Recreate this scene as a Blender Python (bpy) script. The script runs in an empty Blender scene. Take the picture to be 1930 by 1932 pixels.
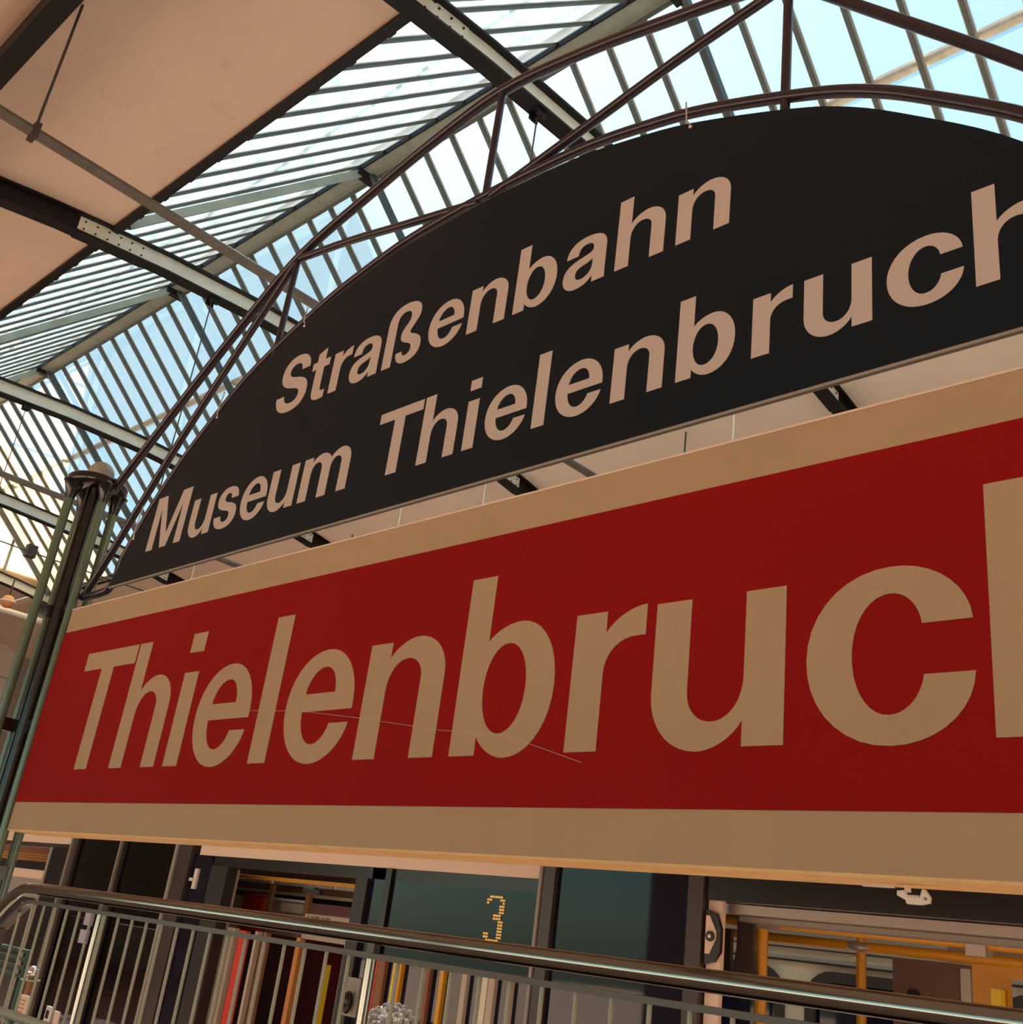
import bpy, bmesh, math, random
from mathutils import Vector, Matrix
from mathutils.geometry import tessellate_polygon
random.seed(4)
sc = bpy.context.scene
COL = sc.collection
PI = math.pi
CZ = 1.75                                   # height of the lens above the floor

# ------------------------------------------------------------------ camera, sky, sun, exposure
cam_d = bpy.data.cameras.new('camera'); cam = bpy.data.objects.new('camera', cam_d); COL.objects.link(cam)
cam_d.sensor_fit = 'HORIZONTAL'; cam_d.sensor_width = 36.0; cam_d.lens = 1984.962 * 36.0 / 1930.0
cam_d.clip_start = 0.02; cam_d.clip_end = 500
_r = ((0.72971397, 0.67245364, 0.12378868), (-0.17731486, 0.36095638, -0.91557083), (-0.66036124, 0.64615525, 0.38263093))
cam.matrix_world = Matrix(((_r[0][0], -_r[1][0], -_r[2][0], 0), (_r[0][1], -_r[1][1], -_r[2][1], 0),
                           (_r[0][2], -_r[1][2], -_r[2][2], CZ), (0, 0, 0, 1)))
sc.camera = cam
SUN_EL, SUN_AZ = math.radians(58), math.radians(-74)      # high sun over the left end of the hall, a little beyond it (azimuth from +Y to +X)
sun_dir = Vector((math.sin(SUN_AZ) * math.cos(SUN_EL), math.cos(SUN_AZ) * math.cos(SUN_EL), math.sin(SUN_EL)))
world = bpy.data.worlds.new('sky'); sc.world = world; world.use_nodes = True
wn = world.node_tree.nodes; wl = world.node_tree.links; wn.clear()
wo = wn.new('ShaderNodeOutputWorld'); wb = wn.new('ShaderNodeBackground'); ws = wn.new('ShaderNodeTexSky')
ws.sky_type = 'NISHITA'; ws.sun_disc = False; ws.sun_elevation = SUN_EL
ws.sun_rotation = math.atan2(sun_dir.x, sun_dir.y)
ws.air_density = 1.0; ws.dust_density = 0.9; ws.ozone_density = 0.6
wm = wn.new('ShaderNodeMix'); wm.data_type = 'RGBA'; wm.blend_type = 'MULTIPLY'; wm.inputs['Factor'].default_value = 1.0
wm.inputs['B'].default_value = (0.80, 1.14, 1.0, 1)
wl.new(ws.outputs['Color'], wm.inputs['A']); wl.new(wm.outputs['Result'], wb.inputs['Color'])
wb.inputs['Strength'].default_value = 0.25
wl.new(wb.outputs['Background'], wo.inputs['Surface'])
sun_d = bpy.data.lights.new('sun', 'SUN'); sun_d.energy = 30.0; sun_d.angle = math.radians(0.55); sun_d.color = (1.0, 0.93, 0.82)
sun = bpy.data.objects.new('sun', sun_d); COL.objects.link(sun); sun.location = (0, -10, 30)
sun.rotation_euler = (-sun_dir).to_track_quat('-Z', 'Y').to_euler()
vs = sc.view_settings
vs.view_transform = 'Standard'; vs.look = 'None'; vs.exposure = 0.0; vs.gamma = 1.0; vs.use_curve_mapping = False
sc.cycles.use_denoising = True
sc.cycles.max_bounces = 10; sc.cycles.diffuse_bounces = 5; sc.cycles.glossy_bounces = 4
sc.cycles.transmission_bounces = 6; sc.cycles.transparent_max_bounces = 24
sc.cycles.caustics_reflective = False; sc.cycles.caustics_refractive = False
sc.cycles.sample_clamp_indirect = 4.0

# ------------------------------------------------------------------ materials
MATS = {}
def mat(name, col, rough=0.6, metal=0.0, spec=0.5, coat=0.0, noise=0.0, nscale=6.0, bump=0.0, bscale=60.0, emit=None, col2=None):
    if name in MATS: return MATS[name]
    m = bpy.data.materials.new(name); m.use_nodes = True
    nt = m.node_tree; b = nt.nodes['Principled BSDF']
    b.inputs['Base Color'].default_value = (*col, 1); b.inputs['Roughness'].default_value = rough
    b.inputs['Metallic'].default_value = metal; b.inputs['Specular IOR Level'].default_value = spec
    b.inputs['Coat Weight'].default_value = coat; b.inputs['Coat Roughness'].default_value = 0.08
    if emit:
        b.inputs['Emission Color'].default_value = (*emit[0], 1); b.inputs['Emission Strength'].default_value = emit[1]
    if noise > 0 or col2:
        tc = nt.nodes.new('ShaderNodeTexCoord'); n = nt.nodes.new('ShaderNodeTexNoise')
        n.inputs['Scale'].default_value = nscale; n.inputs['Detail'].default_value = 6; n.inputs['Roughness'].default_value = 0.65
        nt.links.new(tc.outputs['Object'], n.inputs['Vector'])
        mx = nt.nodes.new('ShaderNodeMix'); mx.data_type = 'RGBA'
        c2 = col2 or tuple(c * (1 - noise) for c in col)
        mx.inputs['A'].default_value = (*col, 1); mx.inputs['B'].default_value = (*c2, 1)
        rp = nt.nodes.new('ShaderNodeMapRange'); rp.inputs['From Min'].default_value = 0.42; rp.inputs['From Max'].default_value = 0.72
        nt.links.new(n.outputs['Fac'], rp.inputs['Value']); nt.links.new(rp.outputs['Result'], mx.inputs['Factor'])
        nt.links.new(mx.outputs['Result'], b.inputs['Base Color'])
    if bump > 0:
        tc = nt.nodes.new('ShaderNodeTexCoord'); n = nt.nodes.new('ShaderNodeTexNoise'); n.inputs['Scale'].default_value = bscale
        nt.links.new(tc.outputs['Object'], n.inputs['Vector'])
        bp = nt.nodes.new('ShaderNodeBump'); bp.inputs['Strength'].default_value = bump; bp.inputs['Distance'].default_value = 0.01
        nt.links.new(n.outputs['Fac'], bp.inputs['Height']); nt.links.new(bp.outputs['Normal'], b.inputs['Normal'])
    MATS[name] = m; return m

def glass(name, tint, haze=0.0, haze_col=(0.9, 0.95, 0.95), gloss=1.0, streak=False):
    """thin pane: clear transmission + fresnel gloss, optionally a layer of dirt that scatters light"""
    m = bpy.data.materials.new(name); m.use_nodes = True; nt = m.node_tree; nt.nodes.clear()
    out = nt.nodes.new('ShaderNodeOutputMaterial'); tr = nt.nodes.new('ShaderNodeBsdfTransparent'); tr.inputs['Color'].default_value = (*tint, 1)
    gl = nt.nodes.new('ShaderNodeBsdfGlossy'); gl.inputs['Roughness'].default_value = 0.02
    fr = nt.nodes.new('ShaderNodeFresnel'); fr.inputs['IOR'].default_value = 1.45
    mg = nt.nodes.new('ShaderNodeMath'); mg.operation = 'MULTIPLY'; mg.inputs[1].default_value = gloss
    nt.links.new(fr.outputs['Fac'], mg.inputs[0])
    mx = nt.nodes.new('ShaderNodeMixShader'); nt.links.new(mg.outputs['Value'], mx.inputs['Fac'])
    base = tr
    if haze > 0:
        tl = nt.nodes.new('ShaderNodeBsdfTranslucent'); tl.inputs['Color'].default_value = (*haze_col, 1)
        df = nt.nodes.new('ShaderNodeBsdfDiffuse'); df.inputs['Color'].default_value = (*haze_col, 1)
        hm = nt.nodes.new('ShaderNodeMixShader'); hm.inputs['Fac'].default_value = 0.3
        nt.links.new(tl.outputs['BSDF'], hm.inputs[1]); nt.links.new(df.outputs['BSDF'], hm.inputs[2])
        m2 = nt.nodes.new('ShaderNodeMixShader')
        nt.links.new(tr.outputs['BSDF'], m2.inputs[1]); nt.links.new(hm.outputs['Shader'], m2.inputs[2])
        if streak:
            tc = nt.nodes.new('ShaderNodeTexCoord'); mp = nt.nodes.new('ShaderNodeMapping')
            oi = nt.nodes.new('ShaderNodeObjectInfo'); ad = nt.nodes.new('ShaderNodeVectorMath'); ad.operation = 'ADD'
            nt.links.new(tc.outputs['Object'], ad.inputs[0]); nt.links.new(oi.outputs['Location'], ad.inputs[1])
            mp.inputs['Scale'].default_value = (0.9, 1.5, 1.5)
            nt.links.new(ad.outputs['Vector'], mp.inputs['Vector'])
            n = nt.nodes.new('ShaderNodeTexNoise'); n.inputs['Scale'].default_value = 1.3; n.inputs['Detail'].default_value = 3
            nt.links.new(mp.outputs['Vector'], n.inputs['Vector'])
            w = nt.nodes.new('ShaderNodeTexWave'); w.wave_type = 'BANDS'; w.bands_direction = 'Y'; w.inputs['Scale'].default_value = 0.75
            w.inputs['Distortion'].default_value = 1.0; w.inputs['Detail'].default_value = 1
            nt.links.new(tc.outputs['Object'], w.inputs['Vector'])
            a = nt.nodes.new('ShaderNodeMath'); a.operation = 'MULTIPLY_ADD'; a.inputs[1].default_value = 0.10
            nt.links.new(w.outputs['Fac'], a.inputs[0])
            r = nt.nodes.new('ShaderNodeMapRange'); r.inputs['From Min'].default_value = 0.3; r.inputs['From Max'].default_value = 0.7
            r.inputs['To Min'].default_value = haze * 0.6; r.inputs['To Max'].default_value = haze * 1.25
            nt.links.new(n.outputs['Fac'], r.inputs['Value']); nt.links.new(r.outputs['Result'], a.inputs[2])
            nt.links.new(a.outputs['Value'], m2.inputs['Fac'])
        else: m2.inputs['Fac'].default_value = haze
        nt.links.new(m2.outputs['Shader'], mx.inputs[1])
    else: nt.links.new(tr.outputs['BSDF'], mx.inputs[1])
    nt.links.new(gl.outputs['BSDF'], mx.inputs[2]); nt.links.new(mx.outputs['Shader'], out.inputs['Surface'])
    return m

M_PLASTER = mat('plaster', (0.84, 0.64, 0.52), 0.9, noise=0.10, nscale=0.9, bump=0.15, bscale=25)
def _stains(m):
    nt = m.node_tree; b = nt.nodes['Principled BSDF']; src = b.inputs['Base Color'].links[0].from_socket
    tc = nt.nodes.new('ShaderNodeTexCoord'); n = nt.nodes.new('ShaderNodeTexNoise'); n.inputs['Scale'].default_value = 2.6; n.inputs['Detail'].default_value = 9
    nt.links.new(tc.outputs['Object'], n.inputs['Vector'])
    r = nt.nodes.new('ShaderNodeMapRange'); r.inputs['From Min'].default_value = 0.66; r.inputs['From Max'].default_value = 0.85; r.inputs['To Max'].default_value = 0.35
    nt.links.new(n.outputs['Fac'], r.inputs['Value'])
    mx = nt.nodes.new('ShaderNodeMix'); mx.data_type = 'RGBA'; mx.inputs['B'].default_value = (0.42, 0.22, 0.11, 1)
    nt.links.new(src, mx.inputs['A']); nt.links.new(r.outputs['Result'], mx.inputs['Factor']); nt.links.new(mx.outputs['Result'], b.inputs['Base Color'])
_stains(M_PLASTER)
M_PLASTER2 = mat('far_plaster', (0.84, 0.73, 0.64), 0.9, noise=0.06, nscale=1.2)
M_WALL = mat('end_wall', (0.72, 0.71, 0.68), 0.85, noise=0.08, nscale=1.0)
M_FLOOR = mat('paving', (0.57, 0.36, 0.26), 0.85, noise=0.25, nscale=3.0, bump=0.2)
M_GROUND = mat('forecourt', (0.55, 0.38, 0.28), 0.9, noise=0.2, nscale=0.6)
M_CONC = mat('concrete', (0.45, 0.42, 0.38), 0.9, noise=0.2)
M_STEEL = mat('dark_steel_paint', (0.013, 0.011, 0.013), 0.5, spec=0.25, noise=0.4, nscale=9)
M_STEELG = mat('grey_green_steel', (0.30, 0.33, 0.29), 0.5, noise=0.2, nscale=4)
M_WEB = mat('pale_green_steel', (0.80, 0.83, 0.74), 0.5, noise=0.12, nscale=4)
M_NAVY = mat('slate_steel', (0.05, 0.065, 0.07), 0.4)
M_BAR = mat('glazing_bar_paint', (0.10, 0.11, 0.10), 0.45)
M_BARLIP = mat('glazing_bar_lip', (0.62, 0.58, 0.55), 0.5)
M_TAN = mat('tan_purlin', (0.52, 0.46, 0.36), 0.7, noise=0.3, nscale=8)
M_PIPE = mat('galvanised_pipe', (0.16, 0.14, 0.12), 0.45, metal=0.3, noise=0.35, nscale=6)
M_ROD = mat('dark_rod', (0.05, 0.04, 0.035), 0.6)
M_WIRE = mat('bright_wire', (0.80, 0.76, 0.70), 0.5)
M_TUBE = mat('truss_tube_paint', (0.020, 0.013, 0.026), 0.28, coat=0.25)
M_POST = mat('post_green_paint', (0.12, 0.19, 0.13), 0.22, coat=0.5)
M_POSTD = mat('post_dark_paint', (0.008, 0.006, 0.008), 0.22, coat=0.3)
M_BALL = mat('ball_paint', (0.36, 0.36, 0.29), 0.28, coat=0.4)
M_SIGNG = mat('sign_green_black', (0.007, 0.014, 0.022), 0.40, spec=0.15)
M_LETG = mat('letter_beige', (0.56, 0.50, 0.48), 0.6, spec=0.2)
M_CREAM = mat('board_cream', (0.50, 0.36, 0.23), 0.7, spec=0.2, noise=0.07, nscale=2.5)
M_RED = mat('board_red', (0.31, 0.006, 0.006), 0.7, spec=0.12, noise=0.07, nscale=2.0)
M_WOOD = mat('board_edge_wood', (0.85, 0.58, 0.26), 0.6, noise=0.15, nscale=14)
M_EDGE = mat('grey_edge', (0.32, 0.30, 0.27), 0.5)
M_RAIL = mat('handrail_paint', (0.26, 0.29, 0.27), 0.13, metal=1.0)
M_FLAT = mat('flat_bar_paint', (0.035, 0.025, 0.022), 0.3)
M_BAL = mat('baluster_paint', (0.36, 0.38, 0.31), 0.35)
M_BRACKET = mat('white_bracket', (0.80, 0.74, 0.68), 0.4)
M_TCREAM = mat('tram_cream', (0.86, 0.66, 0.54), 0.4)
M_BLACK = mat('tram_black', (0.010, 0.009, 0.011), 0.25)
M_FRAME = mat('tram_frame', (0.022, 0.018, 0.022), 0.35)
M_FRAMEB = mat('tram_frame_brown', (0.05, 0.035, 0.035), 0.35)
M_CHROME = mat('bright_trim', (0.75, 0.70, 0.66), 0.25, metal=0.8)
M_DGLASS = mat('tram_dark_glass', (0.010, 0.010, 0.024), 0.03, spec=0.3)
M_YEL = mat('yellow_rail', (0.72, 0.33, 0.015), 0.35)
M_YELSUN = mat('sunlit_yellow', (0.95, 0.68, 0.02), 0.4)  # lighter copy of the rail yellow, sunlight put into the colour
M_INT = mat('interior_beige', (0.55, 0.46, 0.39), 0.6)
M_INTM = mat('interior_metal', (0.45, 0.40, 0.36), 0.35, metal=0.4)
M_BROWN = mat('brown_box', (0.18, 0.10, 0.08), 0.5)
M_STRAP = mat('dark_strap', (0.075, 0.05, 0.05), 0.7)
M_INTRED = mat('interior_red', (0.70, 0.06, 0.04), 0.4)
M_MAROON = mat('maroon_panel', (0.10, 0.008, 0.015), 0.4)
M_WHITE = mat('white_plastic', (0.78, 0.76, 0.76), 0.5)
M_LILAC = mat('lilac_paper', (0.45, 0.42, 0.60), 0.7)
M_ORANGE = mat('orange_frame', (0.55, 0.22, 0.06), 0.5)
M_PGREEN = mat('poster_green', (0.04, 0.14, 0.06), 0.5)
M_PYEL = mat('poster_yellow', (0.42, 0.38, 0.05), 0.5)
M_PBROWN = mat('poster_brown', (0.28, 0.12, 0.06), 0.6)
M_OCREAM = mat('old_tram_cream', (0.74, 0.70, 0.55), 0.4)
M_OGREY = mat('old_tram_grey', (0.30, 0.32, 0.29), 0.4)
M_RUBBER = mat('window_rubber', (0.04, 0.035, 0.035), 0.5)
M_AMBER = mat('amber_led', (0.8, 0.45, 0.12), 0.5, emit=((1.0, 0.55, 0.16), 0.35))
M_SKIN = mat('skin', (0.55, 0.32, 0.22), 0.6)
M_HAIRG = mat('grey_hair', (0.52, 0.47, 0.43), 0.8, noise=0.6, nscale=60, bump=1.0, bscale=90)
M_HAIRD = mat('dark_hair', (0.08, 0.05, 0.03), 0.7)
M_TEAL = mat('teal_shirt', (0.10, 0.30, 0.34), 0.8)
M_LIME = mat('lime_shirt', (0.42, 0.45, 0.06), 0.8)
M_JEANS = mat('blue_jeans', (0.05, 0.08, 0.26), 0.8)
M_GREYSH = mat('grey_coat', (0.25, 0.24, 0.25), 0.8)
M_BENCH = mat('green_bench', (0.03, 0.09, 0.06), 0.4)
M_SILVER = mat('silver_ball', (0.75, 0.72, 0.68), 0.2, metal=0.9)
M_LAMP = mat('orange_lamp', (0.75, 0.32, 0.14), 0.4)
M_TUBEW = mat('white_tube', (0.9, 0.9, 0.86), 0.4)
M_CREAMPANE = glass('cream_pane', (0.9, 0.8, 0.66), haze=0.80, haze_col=(0.95, 0.80, 0.62), gloss=0.5)
M_CLEAR = glass('clear_pane', (0.975, 0.985, 0.985), haze=0.03, gloss=0.5)
M_HAZY = glass('hazy_pane', (0.95, 0.98, 0.98), haze=0.16, haze_col=(0.80, 0.86, 0.86), gloss=0.4, streak=True)
M_TINTD = glass('dark_tinted_pane', (0.36, 0.33, 0.36), gloss=0.6)
M_TINT = glass('tinted_pane', (0.30, 0.28, 0.30), gloss=1.3)

# ------------------------------------------------------------------ mesh helpers
class MB:
    """collects boxes, tubes, lathes; build() links ONE mesh object"""
    def __init__(s): s.v = []; s.f = []; s.sm = []
    def add(s, vs_, fs, smooth=False):
        o = len(s.v); s.v += [tuple(v) for v in vs_]
        for f in fs: s.f.append(tuple(i + o for i in f)); s.sm.append(smooth)
        return s
    def box(s, a, b):
        x0, y0, z0 = a; x1, y1, z1 = b
        if x0 > x1: x0, x1 = x1, x0
        if y0 > y1: y0, y1 = y1, y0
        if z0 > z1: z0, z1 = z1, z0
        return s.add([(x0,y0,z0),(x1,y0,z0),(x1,y1,z0),(x0,y1,z0),(x0,y0,z1),(x1,y0,z1),(x1,y1,z1),(x0,y1,z1)],
                     [(0,3,2,1),(4,5,6,7),(0,1,5,4),(1,2,6,5),(2,3,7,6),(3,0,4,7)])
    def bar(s, p, q, w, h, up=(0, 0, 1)):
        """box beam from p to q, w across, h along up"""
        p, q = Vector(p), Vector(q); d = (q - p).normalized(); u = Vector(up); sd = d.cross(u).normalized(); u = sd.cross(d).normalized()
        vs_ = [c + sd * (i * w / 2) + u * (j * h / 2) for c in (p, q) for i, j in ((-1,-1),(1,-1),(1,1),(-1,1))]
        return s.add(vs_, [(3,2,1,0),(4,5,6,7),(0,1,5,4),(1,2,6,5),(2,3,7,6),(3,0,4,7)])
    def tube(s, pts, r, n=10, caps=True, closed=False):
        pts = [Vector(p) for p in pts]; N = len(pts); rings = []; up = None
        for i, p in enumerate(pts):
            a = pts[i - 1] if (i or closed) else pts[0]; b = pts[(i + 1) % N] if (i < N - 1 or closed) else pts[-1]
            t = (b - a).normalized()
            if up is None: up = t.orthogonal().normalized()
            up = (up - t * up.dot(t)).normalized(); w = t.cross(up); rr = r[i] if isinstance(r, (list, tuple)) else r
            rings.append([p + (up * math.cos(2*PI*k/n) + w * math.sin(2*PI*k/n)) * rr for k in range(n)])
        vs_ = [v for ring in rings for v in ring]; fs = []
        for i in range(N if closed else N - 1):
            j = (i + 1) % N
            for k in range(n): fs.append((i*n+k, i*n+(k+1)%n, j*n+(k+1)%n, j*n+k))
        s.add(vs_, fs, True)
        if caps and not closed:
            s.add(rings[0], [tuple(range(n))[::-1]]); s.add(rings[-1], [tuple(range(n))])
        return s
    def lathe(s, prof, c, n=24):
        """prof: (r, z) list, axis +Z through c"""
        vs_ = []; fs = []
        for r, z in prof:
            for k in range(n): vs_.append((c[0] + r*math.cos(2*PI*k/n), c[1] + r*math.sin(2*PI*k/n), c[2] + z))
        for i in range(len(prof) - 1):
            for k in range(n): fs.append((i*n+k, i*n+(k+1)%n, (i+1)*n+(k+1)%n, (i+1)*n+k))
        return s.add(vs_, fs, True)
    def ball(s, c, r, n=16, m=10, sc_=(1, 1, 1)):
        prof = [(max(1e-4, math.sin(PI*i/m)) , -math.cos(PI*i/m)) for i in range(m + 1)]
        b = MB().lathe(prof, (0, 0, 0), n)
        return s.add([(c[0]+v[0]*r*sc_[0], c[1]+v[1]*r*sc_[1], c[2]+v[2]*r*sc_[2]) for v in b.v], b.f, True)
    def prism(s, outline, y0, y1, holes=()):
        """(x, z) polygon with holes, extruded from y0 (front) to y1"""
        loops = [list(outline)] + [list(h) for h in holes]
        tri = tessellate_polygon([[Vector((x, z, 0)) for x, z in l] for l in loops])
        flat = [p for l in loops for p in l]; n = len(flat)
        vs_ = [(x, y0, z) for x, z in flat] + [(x, y1, z) for x, z in flat]; fs = []
        for t in tri:
            a, b, c = (flat[i] for i in t)
            ccw = (b[0]-a[0])*(c[1]-a[1]) - (b[1]-a[1])*(c[0]-a[0]) > 0
            t = t if ccw else t[::-1]
            fs.append(tuple(t)); fs.append(tuple(i + n for i in t[::-1]))
        o = 0
        for li, l in enumerate(loops):
            k = len(l); area = sum(l[i][0]*l[(i+1)%k][1] - l[(i+1)%k][0]*l[i][1] for i in range(k))
            for i in range(k):
                a, b = o + i, o + (i + 1) % k
                q = (b, a, a + n, b + n)
                if (area > 0) != (li == 0): q = q[::-1]
                fs.append(q)
            o += k
        return s.add(vs_, fs)
    def mesh(s, name, m):
        me = bpy.data.meshes.new(name); me.from_pydata(s.v, [], s.f)
        me.polygons.foreach_set('use_smooth', s.sm); me.materials.append(m); me.update(); return me
    def build(s, name, m, parent=None, loc=None):
        o = bpy.data.objects.new(name, s.mesh(name, m)); COL.objects.link(o)
        if parent:
            o.parent = parent
            if loc is None and parent.parent is None: o.location = -parent.location
        if loc is not None: o.location = loc
        return o

def tag(o, label, cat, group=None, kind=None):
    if label: o['label'] = label
    if cat: o['category'] = cat
    if group: o['group'] = group
    if kind: o['kind'] = kind
    return o
def thing(name, label, cat, loc, group=None):
    o = bpy.data.objects.new(name, None); COL.objects.link(o); o.location = loc; o.empty_display_size = 0.1
    return tag(o, label, cat, group)
def struct(o): o['kind'] = 'structure'; return o
def sroot(name, loc=(0, 0, 0)):
    o = bpy.data.objects.new(name, None); COL.objects.link(o); o.location = loc; o['kind'] = 'structure'; return o
def dup(o, loc, parent=None):
    c = o.copy(); COL.objects.link(c); c.location = loc
    if parent: c.parent = parent
    return c
def dup_tree(root, loc):
    r = root.copy(); COL.objects.link(r); r.location = loc
    for ch in root.children:
        c = ch.copy(); COL.objects.link(c); c.parent = r
        for g in ch.children:
            d = g.copy(); COL.objects.link(d); d.parent = c
    return r
def catmull(pts, n=6):
    P = [Vector(p) for p in pts]; P = [P[0]*2 - P[1]] + P + [P[-1]*2 - P[-2]]; out = []
    for i in range(1, len(P) - 2):
        a, b, c, d = P[i-1:i+3]
        for k in range(n):
            t = k / n
            out.append(0.5*((2*b) + (c-a)*t + (2*a-5*b+4*c-d)*t*t + (3*b-a-3*c+d)*t**3))
    out.append(P[-2]); return out

# ------------------------------------------------------------------ the hall: floor, vault, walls
YC, RV, Z0 = 6.0, 23.0, 6.5 + CZ                       # crown line, vault radius, underside of the ribs at the crown
def zrib(y): return Z0 - (y - YC) ** 2 / (2 * RV)
RIB_H = 0.24
YF, YB = -8.0, 16.0                                    # added front wall with openings that let light in, back wall
XL, XR = -31.0, 9.0
struct(MB().box((XL, YF - 0.4, -0.3), (XR, YB, 0)).build('floor', M_FLOOR))
struct(MB().box((-60, -70, -0.35), (60, YF - 0.4, -0.02)).build('ground', M_GROUND))
def vault(y0, y1, m, name):
    b = MB(); n = 14; top = []; bot = []
    for i in range(n + 1):
        y = y0 + (y1 - y0) * i / n; z = zrib(y) + RIB_H
        for x in (XL, XR): bot.append((x, y, z)); top.append((x, y, z + 0.16))
    k = len(bot); fs = []
    for i in range(n):
        a = 2*i; fs += [(a, a+2, a+3, a+1), (k+a, k+a+1, k+a+3, k+a+2), (a, k+a, k+a+2, a+2), (a+1, a+3, k+a+3, k+a+1)]
    fs += [(0, 1, k+1, k), (k-2, 2*k-2, 2*k-1, k-1)]
    return struct(b.add(bot + top, fs).build(name, m))
YG0, YG1 = 3.34, 9.62                                  # the two feet of the skylight
vault(YF, YG0, M_PLASTER, 'ceiling')
vault(YG1, YB, M_PLASTER2, 'ceiling')
struct(MB().box((XL, YG0 - .02, zrib(YC) + RIB_H - 0.12), (-25.2, YG1, zrib(YC) + RIB_H + 0.1)).build('ceiling', M_PLASTER2))
wl_ = sroot('wall_left', (XL, 6, 0))
pw, ph = 2.45, 1.18
pp = MB().box((0, 0, 0), (0.06, pw - 0.02, ph - 0.02)).mesh('panel', M_WALL)
MB().box((XL - 0.2, YF, 0), (XL, YB, 9.0)).build('backing', M_EDGE, wl_)
for i in range(8):
    for j in range(7):
        o = bpy.data.objects.new('panel', pp); COL.objects.link(o); o.parent = wl_
        o.location = (0, YF + i*pw - 6, j*ph)
struct(MB().box((XL, YB, 0), (XR, YB + 0.2, 9.0)).build('wall_back', M_PLASTER2))
struct(MB().box((XR, YF, 0), (XR + 0.2, YB, 8.0)).build('wall_right', M_PLASTER2))
wf = sroot('wall_front_added', (-11, YF, 0))                  # unseen wall, added to shape the light through three open gaps
OPENING_H = 5.2  # opening height chosen for the light on sign and near ceiling
MB().box((XL, YF - 0.3, OPENING_H), (XR, YF, 8.2)).build('lintel', M_PLASTER2, wf)
for x0, x1 in ((XL, -21.0), (-12.5, -11.5), (-2.0, -1.0), (8.0, XR)): MB().box((x0, YF - 0.3, 0), (x1, YF, OPENING_H)).build('pier', M_PLASTER2, wf)
struct(MB().box((-9.0, 1.50, 0), (4.0, 1.72, 0.70)).build('wall_plinth', M_CONC))

# ------------------------------------------------------------------ the ribs: curved I-beams
RIBX = [-0.04 - 5.01 * k for k in range(6)]
def make_rib():
    root = thing('roof_rib', '', 'beam', (RIBX[0], YC, 0))
    def strip(y0, y1, x0, x1, dz0, dz1, n=20):
        b = MB(); vs_ = []; fs = []
        for i in range(n + 1):
            y = y0 + (y1 - y0)*i/n; z = zrib(y)
            vs_ += [(x0, y - YC, z + dz0), (x1, y - YC, z + dz0), (x1, y - YC, z + dz1), (x0, y - YC, z + dz1)]
        for i in range(n):
            a = 4*i
            for k in range(4): fs.append((a+k, a+4+k, a+4+(k+1)%4, a+(k+1)%4))
        fs += [(0, 1, 2, 3), (4*n+3, 4*n+2, 4*n+1, 4*n)]
        return b.add(vs_, fs)
    Z = (0, 0, 0)
    strip(YF, YB, -0.08, 0.08, 0, 0.022).build('bottom_flange', M_STEEL, root, Z)
    strip(YF, YB, -0.08, 0.08, RIB_H - 0.022, RIB_H).build('top_flange', M_STEEL, root, Z)
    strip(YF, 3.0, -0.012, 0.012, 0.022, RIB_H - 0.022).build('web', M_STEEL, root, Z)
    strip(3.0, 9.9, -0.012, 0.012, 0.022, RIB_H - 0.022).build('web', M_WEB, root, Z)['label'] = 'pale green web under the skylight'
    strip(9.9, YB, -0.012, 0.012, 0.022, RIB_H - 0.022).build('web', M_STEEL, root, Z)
    for y0, y1 in ((2.98, 3.75), (9.2, 9.9)):
        sp = strip(y0, y1, 0.012, 0.022, 0.03, RIB_H - 0.03, 4).build('splice_plate', M_WEB, root, Z)
        strip(y0, y1, -0.085, 0.085, -0.014, 0.0, 4).build('splice_plate', M_STEEL, root, Z)
        bm_ = MB().tube([(0.020, 0, 0), (0.034, 0, 0)], 0.010, 6).mesh('bolt', M_STEEL)
        for q in range(12):
            yy = y0 + 0.06 + (q // 2) * (y1 - y0 - 0.12) / 5; dz = 0.075 if q % 2 else 0.165
            o = bpy.data.objects.new('bolt', bm_); COL.objects.link(o); o.parent = sp; o.location = (0, yy - YC, zrib(yy) + dz)
    y = 4.62; z = zrib(y)
    hb = MB().box((-0.05, y - YC - 0.06, z - 0.02), (0.05, y - YC + 0.06, z)).box((-0.05, y - YC - 0.05, z - 0.09), (-0.035, y - YC + 0.05, z))
    hb.box((0.035, y - YC - 0.05, z - 0.09), (0.05, y - YC + 0.05, z)).tube([(-0.06, y - YC, z - 0.07), (0.06, y - YC, z - 0.07)], 0.012, 8)
    hb.build('hanger_bracket', M_STEEL, root, Z)
    return root
rib0 = make_rib()
RIB_LAB = ['curved steel roof rib beyond the right edge, above the row of sign letters',
           'curved steel roof rib crossing the top centre under the skylight, nearest of the green-webbed ribs',
           'curved steel roof rib with bolted splice plate beside the pink ceiling at the left',
           'curved pale green roof rib running down to the ball-topped post, above it',
           'curved pale green roof rib passing behind the ball-topped post',
           'farthest curved roof rib, at the end of the skylight beside the grey wall']
for k, x in enumerate(RIBX):
    o = rib0 if k == 0 else dup_tree(rib0, (x, YC, 0))
    tag(o, RIB_LAB[k], 'beam', 'curved roof ribs')

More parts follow.
